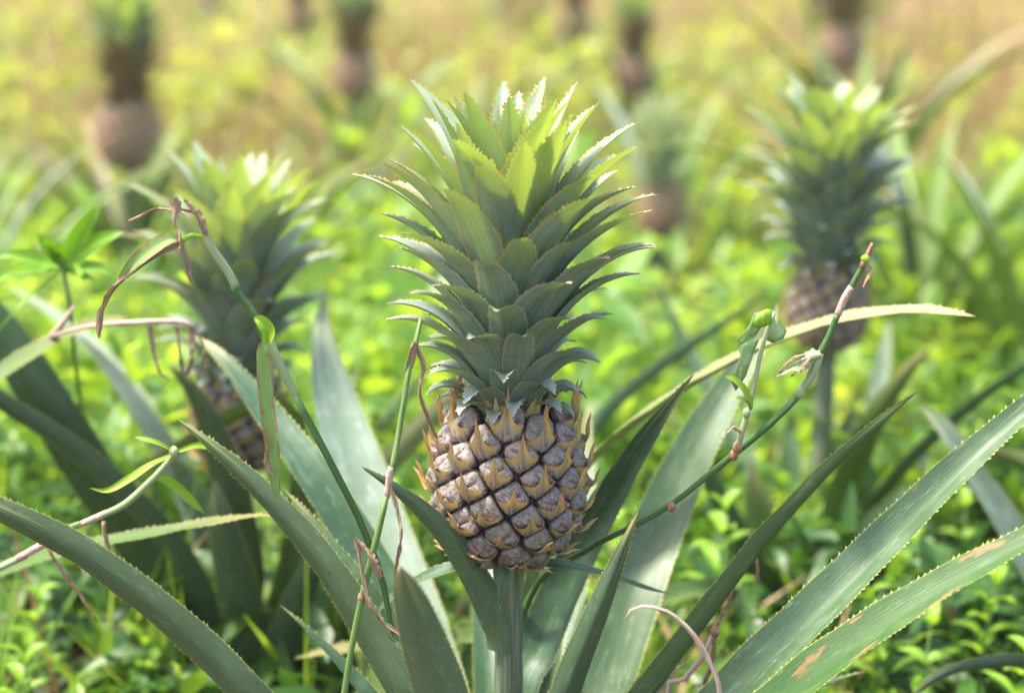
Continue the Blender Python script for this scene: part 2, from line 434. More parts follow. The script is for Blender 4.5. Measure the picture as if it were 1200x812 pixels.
# ------------------------------------------------------------------ fruit
FH = .118                                   # fruit height
def fr(z):                                    # radius profile
    zs = np.array([0, .006, .02, .04, .06, .08, .10, .118, .130, .1335]) * (.118 / .1335) ; rs = np.array([.026, .036, .0475, .0550, .0575, .0568, .0530, .0470, .0410, .037])
    return np.interp(z, zs, rs) * 1.0
zz = np.linspace(0, FH, 400); rr = fr(zz); ds = np.sqrt(np.gradient(zz) ** 2 + np.gradient(rr) ** 2)
area = np.cumsum(2 * np.pi * rr * ds); area /= area[-1]; arc = np.cumsum(ds)
NF = 78
fi = (np.arange(NF) + .5) / NF
fz = np.interp(fi, area, zz); fa = np.arange(NF) * math.pi * (3 - 5 ** .5) + .35
fp = np.stack([fr(fz) * np.cos(fa), fr(fz) * np.sin(fa), fz], 1)
slope = np.gradient(rr, zz)
def clip(poly, m, q):                         # keep the side of the origin
    out = []
    for i in range(len(poly)):
        a, b_ = poly[i], poly[(i + 1) % len(poly)]
        da, db = np.dot(a, m) - q, np.dot(b_, m) - q
        if da <= 0: out.append(a)
        if (da < 0) != (db < 0) and da != db: out.append(a + (b_ - a) * (da / (da - db)))
    return out
def ray_r(poly, th):
    d = np.array([math.cos(th), math.sin(th)]); best = 9
    for i in range(len(poly)):
        a, b_ = poly[i], poly[(i + 1) % len(poly)]; e = b_ - a
        den = d[0] * e[1] - d[1] * e[0]
        if abs(den) < 1e-12: continue
        t = (a[0] * e[1] - a[1] * e[0]) / den; s = (a[0] * d[1] - a[1] * d[0]) / den
        if t > 0 and -1e-6 <= s <= 1 + 1e-6: best = min(best, t)
    return best
def dome_h(rho, f=0.0):
    return float(np.interp(rho, [0, .25, .5, .75, .88, .96, 1.0], [.0092, .0084, .0072, .0060, .0047, .0026, -.003]))
fruit_cells = []
for i in range(NF):
    sl_ = float(np.interp(fz[i], zz, slope)); th = fa[i]
    n = np.array([math.cos(th), math.sin(th), -sl_]); n /= np.linalg.norm(n)
    ex = np.array([-math.sin(th), math.cos(th), 0]); ey = np.cross(n, ex)
    if ey[2] < 0: ex, ey = -ex, -ey
    half = .0185
    poly = [np.array(p) * half for p in ((-1, -1), (1, -1), (1, 1), (-1, 1))]
    d = fp - fp[i]; dist = np.linalg.norm(d, axis=1)
    for j in np.argsort(dist)[1:14]:
        q = np.array([d[j] @ ex, d[j] @ ey]); L = np.linalg.norm(q)
        if L < 1e-6: continue
        q = q / L * dist[j]
        poly = clip(poly, q / dist[j], dist[j] / 2 * (1.0 if fz[j] > fz[i] else 1.0))
    fruit_cells.append((i, n, ex, ey, poly))

def make_fruitlet(i, n, ex, ey, poly):
    r = random.Random(i); K = 22
    Rk = np.array([ray_r(poly, 2 * math.pi * k / K) for k in range(K)]); Rk = np.minimum(Rk, .020)
    Rk = .84 * Rk + .08 * (np.roll(Rk, 1) + np.roll(Rk, -1))
    Rk *= .998
    lift = 1 if fz[i] < .104 else .8
    def P(x, y, h): return fp[i] + ex * x + ey * y + n * h - np.array([0, 0, 0])
    rings = [1.0, .97, .88, .72, .5, .3, .12]
    V, uv = [], []; ph = r.random() * 6
    for q in rings:
        for k in range(K):
            th = 2 * math.pi * k / K
            h = dome_h(q) * lift + (.0020 * abs(math.sin(1.5 * th + ph)) - .0011 if .1 < q < .8 else 0) + r.uniform(-.0002, .0002)
            V.append(P(Rk[k] * q * math.cos(th), Rk[k] * q * math.sin(th), h)); uv.append((q, abs(math.sin(1.5 * th + ph))))
    V.append(P(0, 0, dome_h(0) * lift - .0012)); uv.append((0, 1))
    F = []
    for a in range(len(rings) - 1):
        for k in range(K):
            k2 = (k + 1) % K; F.append((a * K + k, a * K + k2, (a + 1) * K + k2, (a + 1) * K + k))
    o = (len(rings) - 1) * K
    for k in range(K): F.append((o + k, o + (k + 1) % K, len(V) - 1))
    if np.dot(np.cross(ex, ey), n) < 0: F = [f[::-1] for f in F]
    fm = mesh('fruitlet', V, F, M_fruitlet, uv)
    # bract: wraps the lower half, its toothed upper rim running up to a spine in the middle
    def Rat(x, y):
        th = math.atan2(y, x) % (2 * math.pi); k = th / (2 * math.pi) * K; a = int(k) % K
        return Rk[a] * (1 - k % 1) + Rk[(a + 1) % K] * (k % 1)
    def hh(x, y):
        q = math.hypot(x, y) / max(Rat(x, y), 1e-6); return dome_h(min(q, 1.1)) * lift
    X = .5 * (Rk[0] + Rk[K // 2]) * .97; Hh = .5 * (Rk[K // 4] + Rk[3 * K // 4])
    top = min(1, max(0, (fz[i] - .080) / .03))
    skew = r.uniform(-.12, .12); spk = r.uniform(1.0, 1.6) + .7 * top; base = r.uniform(-.46, -.26)
    cols, rows = 17, 6
    V, uv, F = [], [], []
    for a in range(cols):
        t = -1 + 2 * a / (cols - 1); u = math.copysign(abs(t) ** 1.35, t)
        x = u * X
        yb = -.985 * math.sqrt(max(1 - u * u, 0.0)) ** .8 * Rat(0.3 * x, -1)
        qa = math.exp(-(abs(u) / .24) ** 1.2)
        yt = Hh * (base + .34 * abs(u) ** 1.7 + spk * qa)
        for c in range(rows):
            v = c / (rows - 1)
            y = yb + (yt - yb) * v
            xx = x * (1 - .15 * qa * v) + skew * Hh * qa * v
            yy0 = min(y, Hh * .45)
            h = hh(xx, yy0) + .0006 + .0036 * v ** 3 + qa * (.0062 + .004 * top) * v ** 2.2 * spk
            if c == 0: h -= .0015
            V.append(P(xx, y, h)); uv.append(((u + 1) / 2, v * (1 - .0 * qa)))
    for a in range(cols - 1):
        for c in range(rows - 1):
            F.append((a * rows + c, (a + 1) * rows + c, (a + 1) * rows + c + 1, a * rows + c + 1))
    bm_ = mesh('bract', V, F, M_bract, uv)
    return fm, bm_
FRUITLETS = [make_fruitlet(*c) for c in fruit_cells]
zc = np.linspace(.001, FH - .002, 24)
cv, cf, cuv = tube(np.stack([0 * zc, 0 * zc, zc], 1), fr(zc) - .0005, 40)
CORE = mesh('fruit', cv, cf, M_core, cuv)

# ------------------------------------------------------------------ crown
CROWN_H = .154
NC = 122
def crown_leaf(t, k):
    r = random.Random(1000 + k)
    zb = -.004 + CROWN_H * t ** 1.55
    rb = np.interp(t, [0, .1, .5, 1], [.029, .024, .017, .006])
    L = np.interp(t, [0, .08, .2, .4, .6, .8, .92, 1], [.030, .046, .078, .132, .164, .164, .138, .082]) * r.uniform(.86, 1.09)
    wd = np.interp(t, [0, .1, .3, .6, .85, 1], [.015, .020, .027, .034, .034, .024]) * r.uniform(.94, 1.06)
    e0 = R(np.interp(t, [0, .1, .25, .5, .75, .9, 1], [44, 56, 63, 67, 70, 76, 88]) + r.uniform(-5, 5))
    e1 = R(np.interp(t, [0, .1, .25, .5, .75, .9, 1], [-80, -52, -12, 10, 33, 56, 84]) + r.uniform(-12, 12))
    n = 18; s = np.linspace(0, 1, n)
    el = e0 + (e1 - e0) * (s ** 1.7)
    dx = np.cos(el) * L / (n - 1); dz = np.sin(el) * L / (n - 1)
    x = rb + np.concatenate(([0], np.cumsum(dx[:-1]))); z = zb + np.concatenate(([0], np.cumsum(dz[:-1])))
    side = r.uniform(-.16, .16) * L * s ** 2.2 + .012 * L * np.sin(s * 7 + r.random() * 6) * s
    P = np.stack([x, side, z], 1)
    N = np.stack([-np.sin(el), 0 * el, np.cos(el)], 1)
    prof = np.interp(s, [0, .12, .35, .55, .75, .9, .97, 1], [.86, .95, 1, .93, .66, .30, .10, .0])
    return blade(P, N, wd * np.maximum(prof, .012), fold=.24, nu=6, teeth=.0036, tooth=float(np.interp(t, [0, .25, .45], [.0012, .0016, .0023])), seed=k)
CROWN = []
for k in range(NC):
    t = k / (NC - 1)
    V, F, uv, mi = crown_leaf(t, k)
    m = M_crown[0 if t < .52 else 1 if t < .72 else 2]
    # young-ness grows up the crown
    CROWN.append((mesh('crown_leaf', V, F, m, uv), k * math.pi * (3 - 5 ** .5) + .9))
zc = np.linspace(-.01, CROWN_H, 14)
cv, cf, cuv = tube(np.stack([0 * zc, 0 * zc, zc], 1), np.interp(zc, [-.01, 0, CROWN_H * .6, CROWN_H], [.030, .028, .017, .004]), 16)
CROWN_CORE = mesh('crown', cv, cf, M_stem, cuv)

NECK = []
for k in range(30):
    r_ = random.Random(3000 + k); s_ = np.linspace(0, 1, 8); L_n = r_.uniform(.016, .032)
    el_ = np.linspace(R(r_.uniform(60, 95)), R(r_.uniform(10, 80)), 8)
    x_ = .030 + np.concatenate(([0], np.cumsum(np.cos(el_))[:-1])) * L_n / 7; z_ = FH - .010 + .012 * r_.random() + np.concatenate(([0], np.cumsum(np.sin(el_))[:-1])) * L_n / 7
    x_ += r_.uniform(.002, .009)
    V_, F_, u_, m_ = blade(np.stack([x_, r_.uniform(-.1, .1) * L_n * s_, z_], 1), np.stack([-np.sin(el_), 0 * el_, np.cos(el_)], 1), .011 * np.interp(s_, [0, .4, 1], [1, .7, .03]), .35, 4, 0, .003, .0009, seed=k)
    u_ = [(a_, .25 + .7 * b_) for a_, b_ in u_]
    NECK.append((mesh('bract', V_, F_, M_bract, u_), k * 2.39996))
FRUIT_Z = at(598, 668, 1.50).z + .019
def build_fruit(root, z, s=1.0, rz=0, lean=(0, 0), cs=None, zs=1.0):
    cs = cs or s
    f = ob('fruit', CORE, root, (0, 0, z), (lean[0], lean[1], rz)); f.scale = (s, s, s)
    for a, b_ in FRUITLETS:
        ob('fruitlet', a, f); ob('bract', b_, f)
    for a, an in NECK: ob('bract', a, f, rot=(0, 0, an))
    c = ob('crown', CROWN_CORE, root, (math.sin(lean[1]) * FH * s, -math.sin(lean[0]) * FH * s, z + FH * s), (lean[0], lean[1], rz)); c.scale = (cs, cs, cs * zs)
    for k, (me, a) in enumerate(CROWN):
        if cs and s != cs and k % 7 in (2, 5) and k > 12: continue
        o = ob('crown_leaf', me, c, rot=(0, 0, a))
        if s != cs: o.scale = (1.04, 1.2, 1.04)
    return f, c

def join_fruit():
    b = Bag()
    for a, b_ in FRUITLETS:
        for me, m in ((a, 0), (b_, 1)):
            V = [tuple(v.co) for v in me.vertices]; F = [tuple(p.vertices) for p in me.polygons]
            uv = [(0, 0)] * len(V)
            for p in me.polygons:
                for li in p.loop_indices: uv[me.loops[li].vertex_index] = tuple(me.uv_layers[0].data[li].uv)
            b.add(V, F, uv, m=m)
    fm = b.mesh('fruit', [M_fruitlet_far, M_bract])
    b = Bag(); ms = [M_stem] + M_crown + [M_crown_glow]
    for me, ang in CROWN:
        c, s = math.cos(ang), math.sin(ang); m = ms.index(me.materials[0]); m = 5 if m == 1 else m
        V = [(v.co.x * c - v.co.y * s, v.co.x * s + v.co.y * c, v.co.z) for v in me.vertices]
        F = [tuple(p.vertices) for p in me.polygons]
        uv = [(0, 0)] * len(V)
        for p in me.polygons:
            for li in p.loop_indices: uv[me.loops[li].vertex_index] = tuple(me.uv_layers[0].data[li].uv)
        b.add(V, F, uv, m=m)
    return fm, b.mesh('crown', ms)

def make_stem(z0, z1, r0=.0118, lean=None):
    z = np.linspace(z0, z1, 60); rad = np.interp(z, [z0, z1 - .035, z1 - .012, z1], [r0 * 1.1, r0, r0 * 1.2, r0 * 1.9]) * (1 + .025 * np.sin(z * 60) + .02 * np.sin(z * 143))
    v, f, u = tube(np.stack([0 * z, 0 * z, z], 1), rad, 24, ridge=.018)
    return mesh('stem', v, f, M_stem, u)

# ------------------------------------------------------------------ long leaves placed after the photograph
WK = .88
def strap(root, pts, show='ad', roll=0, roll1=None, mats=None, fold=.14, thick=.0022, teeth=.0058, tooth=.0017, seed=1, n=44, tip=True, wav=.0007, name='leaf'):
    """pts: (px, py, distance, width in px) from tip to base; roll tilts the upper face skyward."""
    C = []
    for p in pts:
        q = at(p[0], p[1], p[2]); C.append((q.x, q.y, q.z, WK * p[3] * px_size(p[2])))
    C = catmull(C, n)[::-1]                   # now base -> tip
    P = C[:, :3]; wd = np.maximum(C[:, 3], .0006)
    if tip: wd[-1] = .0004
    T = nrm(np.gradient(P, axis=0)); Vw = nrm(P - np.array(CAM)); Vp = nrm(Vw - T * np.sum(Vw * T, 1, keepdims=True))
    U = np.cross(T, Vp); U *= np.where(U[:, 2:] < 0, -1, 1)
    if roll1 is None: roll1 = roll
    rl = np.radians(np.linspace(roll1, roll, n))[:, None]     # roll = at tip, roll1 = at base
    sg = -1 if show == 'ad' else 1
    N = sg * Vp * np.cos(rl) + U * np.sin(rl)
    V, F, uv, mi = blade(P, N, wd, fold, 8, thick, teeth, tooth, wav, seed)
    o = np.array(root.location); V = [v - o for v in V]
    return ob(name, mesh('leaf', V, F, mats or [M_long_top, M_long_low], uv, mi), root)

MX, MY = at(596, 560, 1.5).x, 1.5
main = empty('pineapple_plant', (MX, MY, 0))
tag(main, 'large ripening pineapple in sharp focus on its stem in the centre, with tall toothed crown', 'pineapple plant')
build_fruit(main, FRUIT_Z, 1.0, rz=R(15))
ob('stem', make_stem(0, FRUIT_Z + .006), main)

# --- rosette of the main plant
BASE = (600, 1290, 1.5)
def B(dx=0, dd=0, w=60, y=1230): return (600 + dx, y, 1.5 + dd, w)
strap(main, [(-60, 575, 1.42, 30), (0, 600, 1.42, 42), (90, 646, 1.42, 50), (180, 712, 1.42, 56), (250, 775, 1.42, 60), (310, 840, 1.42, 62), (450, 1010, 1.43, 62), B(-40, -.04)], 'ab', roll=35, seed=2, fold=.16, tip=False)
strap(main, [(208, 491, 1.50, 2), (262, 536, 1.49, 24), (330, 602, 1.48, 40), (388, 674, 1.47, 49), (440, 758, 1.46, 58), (486, 840, 1.45, 62), (550, 1010, 1.46, 64), B(-20, -.03)], 'ab', roll=32, seed=3, fold=.16)
strap(main, [(332, 572, 1.60, 2), (372, 622, 1.58, 18), (420, 684, 1.56, 26), (470, 752, 1.55, 30), (520, 860, 1.53, 40), B(-20, .04)], 'ad', roll=30, seed=4, fold=.3)
strap(main, [(226, 392, 1.76, 2), (262, 422, 1.73, 20), (312, 484, 1.70, 40), (366, 556, 1.66, 54), (424, 648, 1.63, 62), (490, 770, 1.59, 62), (560, 960, 1.55, 60), B(-10, .05)], 'ad', roll=25, seed=5, mats=[M_long_top, M_long_low])
strap(main, [(380, 345, 1.98, 2), (378, 400, 1.95, 34), (392, 470, 1.92, 62), (420, 560, 1.86, 84), (452, 650, 1.80, 92), (500, 770, 1.72, 86), (560, 980, 1.6, 70), B(-5, .08)], 'ad', roll=20, seed=6, mats=[M_pale_top, M_long_low], fold=.10)
# leaf in front, pointing at the viewer
strap(main, [(470, 664, 1.24, 3), (474, 686, 1.245, 32), (486, 722, 1.26, 54), (500, 768, 1.28, 68), (518, 826, 1.30, 78), (545, 960, 1.35, 84), B(-8, -.1, 70)], 'ab', roll=12, seed=7, fold=.2, mats=[M_scar_top, M_low_light])
# leaf clasping the fruit stem
strap(main, [(424, 547, 1.40, 2), (456, 568, 1.41, 12), (496, 600, 1.43, 25), (532, 640, 1.45, 33), (560, 684, 1.468, 40), (577, 716, 1.480, 46), (588, 742, 1.485, 48), (590, 764, 1.486, 46)], 'ab', roll=18, roll1=0, seed=8, fold=.34, mats=[M_long_top, M_low_light], teeth=.004, tooth=.0011)
# folded upright leaf right of the stem
strap(main, [(748, 600, 1.40, 2), (734, 634, 1.40, 14), (714, 684, 1.405, 27), (690, 744, 1.41, 38), (664, 812, 1.42, 44), (640, 900, 1.44, 50), B(10, -.03)], 'ab', roll=10, seed=9, fold=.35)
# grey leaf passing behind the fruit up to the right
strap(main, [(812, 440, 1.52, 2), (786, 474, 1.53, 15), (752, 524, 1.55, 32), (712, 592, 1.57, 46), (668, 676, 1.58, 58), (632, 760, 1.57, 64), (604, 850, 1.55, 66), B(5, .05)], 'ad', roll=20, seed=10, fold=.2)
# broad leaf right
strap(main, [(912, 352, 1.80, 3), (898, 388, 1.79, 20), (862, 444, 1.77, 38), (818, 520, 1.74, 58), (776, 610, 1.71, 74), (738, 710, 1.66, 84), (706, 812, 1.62, 86), (660, 980, 1.55, 84), B(10, .05)], 'ad', roll=12, seed=11, fold=.13, mats=[M_long_top, M_long_low])
# narrow edge-on leaf
strap(main, [(1080, 455, 1.50, 2), (1046, 484, 1.50, 14), (980, 544, 1.49, 28), (900, 632, 1.48, 40), (836, 716, 1.47, 48), (780, 792, 1.46, 54), (730, 880, 1.46, 58), B(25, .0)], 'ab', roll=62, seed=12, fold=.30, mats=[M_scar_top, M_green_low])
# big folded leaf far right
strap(main, [(1290, 410, 1.44, 24), (1200, 484, 1.44, 36), (1120, 556, 1.43, 50), (1030, 646, 1.43, 62), (950, 726, 1.42, 70), (868, 808, 1.42, 74), (780, 920, 1.43, 76), B(30, -.03)], 'ad', roll=30, seed=13, fold=.24, tip=False)
strap(main, [(1290, 585, 1.34, 30), (1200, 636, 1.35, 42), (1110, 686, 1.355, 56), (1020, 744, 1.36, 68), (930, 812, 1.37, 74), (820, 930, 1.39, 78), B(35, -.06)], 'ad', roll=42, seed=14, fold=.2, mats=[M_scar_top, M_long_low], tip=False)
# arching pale leaf towards the right
strap(main, [(1147, 372, 1.60, 5), (1090, 364, 1.62, 19), (1010, 370, 1.64, 27), (930, 392, 1.67, 33), (850, 428, 1.69, 38), (770, 478, 1.70, 42), (690, 545, 1.69, 46), (640, 640, 1.66, 50), (610, 800, 1.6, 54), B(0, .1)], 'ad', roll=52, roll1=150, seed=15, mats=[M_yel_top, M_yel_top], fold=.16)
# leaf behind the fruit on the left
strap(main, [(600, 400, 2.0, 3), (540, 460, 1.98, 30), (480, 520, 1.93, 42), (430, 585, 1.88, 44), (410, 680, 1.80, 46), (470, 900, 1.68, 50), B(-20, .1)], 'ab', roll=40, seed=16, mats=[M_bg_top, M_yel_low])
strap(main, [(905, 340, 2.45, 2), (860, 372, 2.4, 10), (800, 412, 2.3, 17), (740, 456, 2.2, 21), (690, 510, 2.1, 24), (650, 620, 1.9, 30), (610, 850, 1.65, 40), B(0, .12)], 'ab', roll=30, seed=17, mats=[M_dark_top, M_dark_top])
# narrow dark leaf low right behind stem
strap(main, [(690, 470, 1.9, 3), (684, 560, 1.85, 34), (672, 660, 1.75, 52), (650, 770, 1.66, 60), (625, 900, 1.6, 60), B(5, .08)], 'ad', roll=15, seed=18)
# small bracts under the fruit
strap(main, [(792, 697, 1.52, 2), (752, 687, 1.515, 8), (705, 671, 1.505, 13), (660, 662, 1.49, 17), (622, 661, 1.485, 18)], 'ad', roll=50, seed=20, teeth=.003, tooth=.001, n=20, name='basal_bract')
strap(main, [(436, 722, 1.53, 2), (462, 698, 1.52, 11), (500, 675, 1.51, 17), (540, 662, 1.50, 20), (572, 660, 1.495, 20)], 'ad', roll=45, seed=21, teeth=.003, tooth=.001, n=20, name='basal_bract')
strap(main, [(586, 714, 1.455, 2), (587, 692, 1.455, 8), (589, 674, 1.458, 13), (592, 662, 1.465, 14)], 'ab', roll=0, seed=22, teeth=.003, tooth=.0008, n=12, thick=.001, name='basal_bract')
strap(main, [(613, 690, 1.458, 1.5), (612, 676, 1.458, 4), (611, 664, 1.465, 6)], 'ab', roll=0, seed=23, teeth=0, n=10, thick=.001, mats=[M_yel_top, M_yel_low], name='basal_bract')
strap(main, [(508, 632, 1.46, 1.5), (522, 642, 1.455, 8), (540, 656, 1.462, 13), (560, 664, 1.47, 14)], 'ab', roll=30, seed=24, teeth=.003, tooth=.001, n=12, thick=.001, mats=[M_dry, M_dry], name='basal_bract')
# extra short leaves that fill the rosette's foot
for k in range(14):
    a = k * 2.4 + .4; L = .30 + .06 * (k % 4)
    e = np.linspace(R(78 - 2 * k), R(40 - 2 * k), 16); s = np.linspace(0, 1, 16)
    x = .018 + np.cumsum(np.cos(e)) * L / 16; z = .01 + .004 * k + np.cumsum(np.sin(e)) * L / 16
    if math.sin(a) < -.2 : L *= .7
    P = np.stack([x * math.cos(a), x * math.sin(a), z * (.8 if math.sin(a) < 0 else 1)], 1)
    N = np.stack([-np.sin(e) * math.cos(a), -np.sin(e) * math.sin(a), np.cos(e)], 1)
    wdt = .040 * np.interp(s, [0, .3, .7, 1], [1.1, 1, .6, .01])
    V, F, uv, mi = blade(P, N, wdt, .2, 6, .002, .0062, .0018, seed=300 + k)
    ob('leaf', mesh('leaf', V, F, [M_long_top, M_long_low], uv, mi), main)

# ------------------------------------------------------------------ other pineapple plants in the field
ROS = []
def rosette_leaf(L, wmax, e0, e1, mats, seed, bend=0.0):
    n = 22; s = np.linspace(0, 1, n); e = R(e0) + (R(e1) - R(e0)) * s ** 1.5
    x = .015 + np.concatenate(([0], np.cumsum(np.cos(e))[:-1])) * L / (n - 1); z = .02 + np.concatenate(([0], np.cumsum(np.sin(e))[:-1])) * L / (n - 1)
    P = np.stack([x, bend * L * s ** 2, z], 1); N = np.stack([-np.sin(e), 0 * e, np.cos(e)], 1)
    wdt = wmax * np.interp(s, [0, .25, .6, .85, 1], [1.05, 1, .8, .42, .01])
    V, F, uv, mi = blade(P, N, wdt, .2, 6, .002, .010, .0024, seed=seed)
    return mesh('leaf', V, F, mats, uv, mi)
for k in range(9):
    mats = [M_bg_top, M_bg_top] if k % 3 else [M_bg_dry if k == 6 else M_yel_top, M_yel_low]
    if k == 4: mats = [M_pale_top, M_long_low]
    ROS.append(rosette_leaf(.42 + .05 * k, .036 + .003 * (k % 4), 86 - 3 * k, 58 - 9 * k, mats, 500 + k, (-.08, .06, .02)[k % 3]))
FAR_FRUIT = FAR_CROWN = None
STEM_FAR = {}
def field_plant(px, py_bottom, d, label, s=1.0, nleaf=22, detail=False, fruit=True, lean=(0, 0), seed=0, loc=None, kx=1.0, cs=None, zs=1.0):
    """plant whose fruit bottom sits on photo pixel (px, py_bottom) at distance d"""
    global FAR_FRUIT, FAR_CROWN
    r = random.Random(seed)
    q = at(px, py_bottom, d) if loc is None else Vector(loc)
    root = empty('pineapple_plant', (q.x, q.y, 0), rz=0)
    tag(root, label, 'pineapple plant')
    if fruit:
        z = q.z
        ob('stem', make_stem(0, z + .01), root)
        if detail: build_fruit(root, z, s, r.uniform(0, 6), lean, cs, zs)
        else:
            if FAR_FRUIT is None: FAR_FRUIT, FAR_CROWN = join_fruit()
            rz = r.uniform(0, 6)
            f = ob('fruit', FAR_FRUIT, root, (0, 0, z), (lean[0], lean[1], rz)); f.scale = (s, s, s)
            c = ob('crown', FAR_CROWN, root, (math.sin(lean[1]) * FH * s, -math.sin(lean[0]) * FH * s, z + FH * s), (lean[0], lean[1], rz)); c.scale = (s * .95, s * .95, s * .95)
    for k in range(nleaf):
        if label.startswith('small far') and math.sin(k * 2.39996) < .1: continue
        me = ROS[min(len(ROS) - 1, int(len(ROS) * ((k + r.random()) / nleaf)))]
        o = ob('leaf', me, root, (0, 0, .003 * (nleaf - k)), (r.uniform(-.08, .08), r.uniform(-.08, .08), k * 2.39996 + r.uniform(-.2, .2)))
        sc = r.uniform(.8, 1.1) * kx; o.scale = (sc, sc, sc)
    return root

left = field_plant(282, 545, 2.02, 'blurred pineapple plant left of the centre one, pale crown behind the broken grass stalk', s=.82, cs=1.0, zs=.93, nleaf=0, detail=True, seed=3)
right = field_plant(968, 402, 2.30, 'blurred pineapple plant to the right, crown high and fruit half behind an arching leaf', s=.78, cs=1.0, zs=.86, nleaf=0, detail=True, seed=4, lean=(0, R(-1.5)))
def own_leaves(root, spec, d, basey, bx, seed):
    for k, (pts, show, roll, mats) in enumerate(spec):
        strap(root, pts + [(bx + (k % 3 - 1) * 6, basey, d, 50)], show, roll=roll, seed=seed + k, mats=mats, teeth=.008, tooth=.002, n=30)
G_, L_ = [M_long_top, M_long_low], [M_bg_top, M_long_low]
D_ = [M_dark_top, M_dark_top]; PL = [M_pale_top, M_long_low]; Y_ = [M_yg, M_yg]; SC = [M_scar_top, M_long_low]
own_leaves(left, [
    ([(198, 428, 1.86, 2), (228, 462, 1.88, 22), (254, 520, 1.9, 40), (274, 600, 1.93, 54), (286, 700, 1.97, 58)], 'ab', 10, G_),
    ([(-60, 330, 1.9, 50), (0, 390, 1.9, 56), (60, 480, 1.9, 64), (120, 575, 1.93, 66), (190, 680, 1.97, 60), (240, 780, 2.0, 60)], 'ab', 5, D_),
    ([(-70, 420, 1.85, 26), (0, 470, 1.86, 28), (80, 522, 1.88, 33), (150, 582, 1.9, 38), (215, 660, 1.94, 42), (255, 760, 2.0, 50)], 'ab', 30, SC),
    ([(92, 392, 2.12, 3), (128, 432, 2.12, 20), (170, 490, 2.11, 30), (215, 570, 2.1, 40), (262, 700, 2.06, 48)], 'ad', 20, PL),
    ([(10, 335, 2.35, 3), (60, 366, 2.32, 15), (110, 408, 2.28, 22), (180, 500, 2.2, 28), (250, 680, 2.1, 36)], 'ad', 30, PL),
    ([(420, 430, 2.25, 3), (402, 470, 2.24, 14), (370, 560, 2.2, 26), (335, 680, 2.12, 40)], 'ad', 10, PL),
    ([(370, 520, 1.9, 3), (362, 580, 1.92, 30), (345, 660, 1.95, 44), (320, 760, 1.98, 52)], 'ad', 5, G_),
    ([(180, 520, 2.05, 3), (215, 560, 2.05, 30), (250, 640, 2.04, 46), (278, 740, 2.03, 54)], 'ad', 15, G_),
    ([(300, 470, 2.2, 3), (296, 560, 2.15, 40), (300, 660, 2.1, 60), (300, 760, 2.05, 60)], 'ad', 5, L_),
    ([(250, 560, 1.9, 3), (262, 620, 1.9, 40), (280, 700, 1.93, 60), (295, 780, 1.97, 62)], 'ab', 5, G_),
    ([(395, 640, 1.88, 3), (370, 660, 1.9, 30), (345, 720, 1.93, 48), (320, 790, 1.97, 52)], 'ab', 15, G_),
    ([(520, 420, 2.5, 2), (470, 470, 2.45, 14), (420, 545, 2.4, 20), (360, 650, 2.25, 28)], 'ab', 20, L_),
    ([(136, 566, 1.9, 3), (190, 538, 1.9, 22), (245, 506, 1.9, 32), (300, 478, 1.9, 34), (345, 490, 1.9, 32), (345, 640, 1.95, 40)], 'ab', 50, Y_),
], 2.02, 900, 284, 700)
own_leaves(right, [
    ([(1092, 405, 2.15, 2), (1060, 440, 2.15, 22), (1022, 500, 2.16, 38), (990, 580, 2.2, 48), (968, 680, 2.24, 50)], 'ab', 25, Y_),
    ([(1042, 372, 2.5, 3), (1036, 420, 2.48, 20), (1020, 500, 2.44, 28), (990, 620, 2.36, 36)], 'ad', 10, PL),
    ([(1260, 395, 2.05, 3), (1200, 432, 2.06, 14), (1130, 482, 2.08, 20), (1050, 560, 2.13, 24), (985, 660, 2.2, 34)], 'ab', 40, D_),
    ([(1100, 560, 2.1, 3), (1050, 590, 2.12, 22), (1000, 640, 2.16, 34), (970, 710, 2.24, 44)], 'ad', 25, G_),
    ([(800, 500, 2.1, 3), (830, 560, 2.12, 26), (870, 640, 2.16, 40), (915, 720, 2.24, 50)], 'ab', 20, L_),
    ([(770, 330, 2.6, 2), (800, 400, 2.56, 18), (840, 470, 2.5, 26), (890, 580, 2.4, 36), (930, 690, 2.34, 44)], 'ad', 20, D_),
    ([(882, 540, 2.2, 3), (886, 590, 2.2, 34), (902, 660, 2.22, 50), (930, 740, 2.26, 56)], 'ad', 5, L_),
    ([(1000, 470, 2.35, 3), (985, 540, 2.34, 34), (968, 630, 2.33, 46)], 'ad', 5, G_),
    ([(930, 470, 2.45, 3), (925, 540, 2.42, 30), (935, 640, 2.38, 44)], 'ad', 5, G_),
    ([(990, 660, 2.1, 3), (985, 690, 2.12, 36), (970, 740, 2.18, 52)], 'ab', 5, G_),
    # olive-tipped leaf lying low across the picture behind the stem
    ([(345, 771, 1.74, 4), (400, 760, 1.74, 17), (470, 750, 1.74, 24), (560, 745, 1.76, 27), (650, 742, 1.79, 28), (740, 716, 1.84, 30), (810, 692, 1.9, 34), (860, 704, 2.0, 38), (910, 770, 2.15, 42)], 'ad', 40, Y_),
], 2.30, 800, 950, 800)

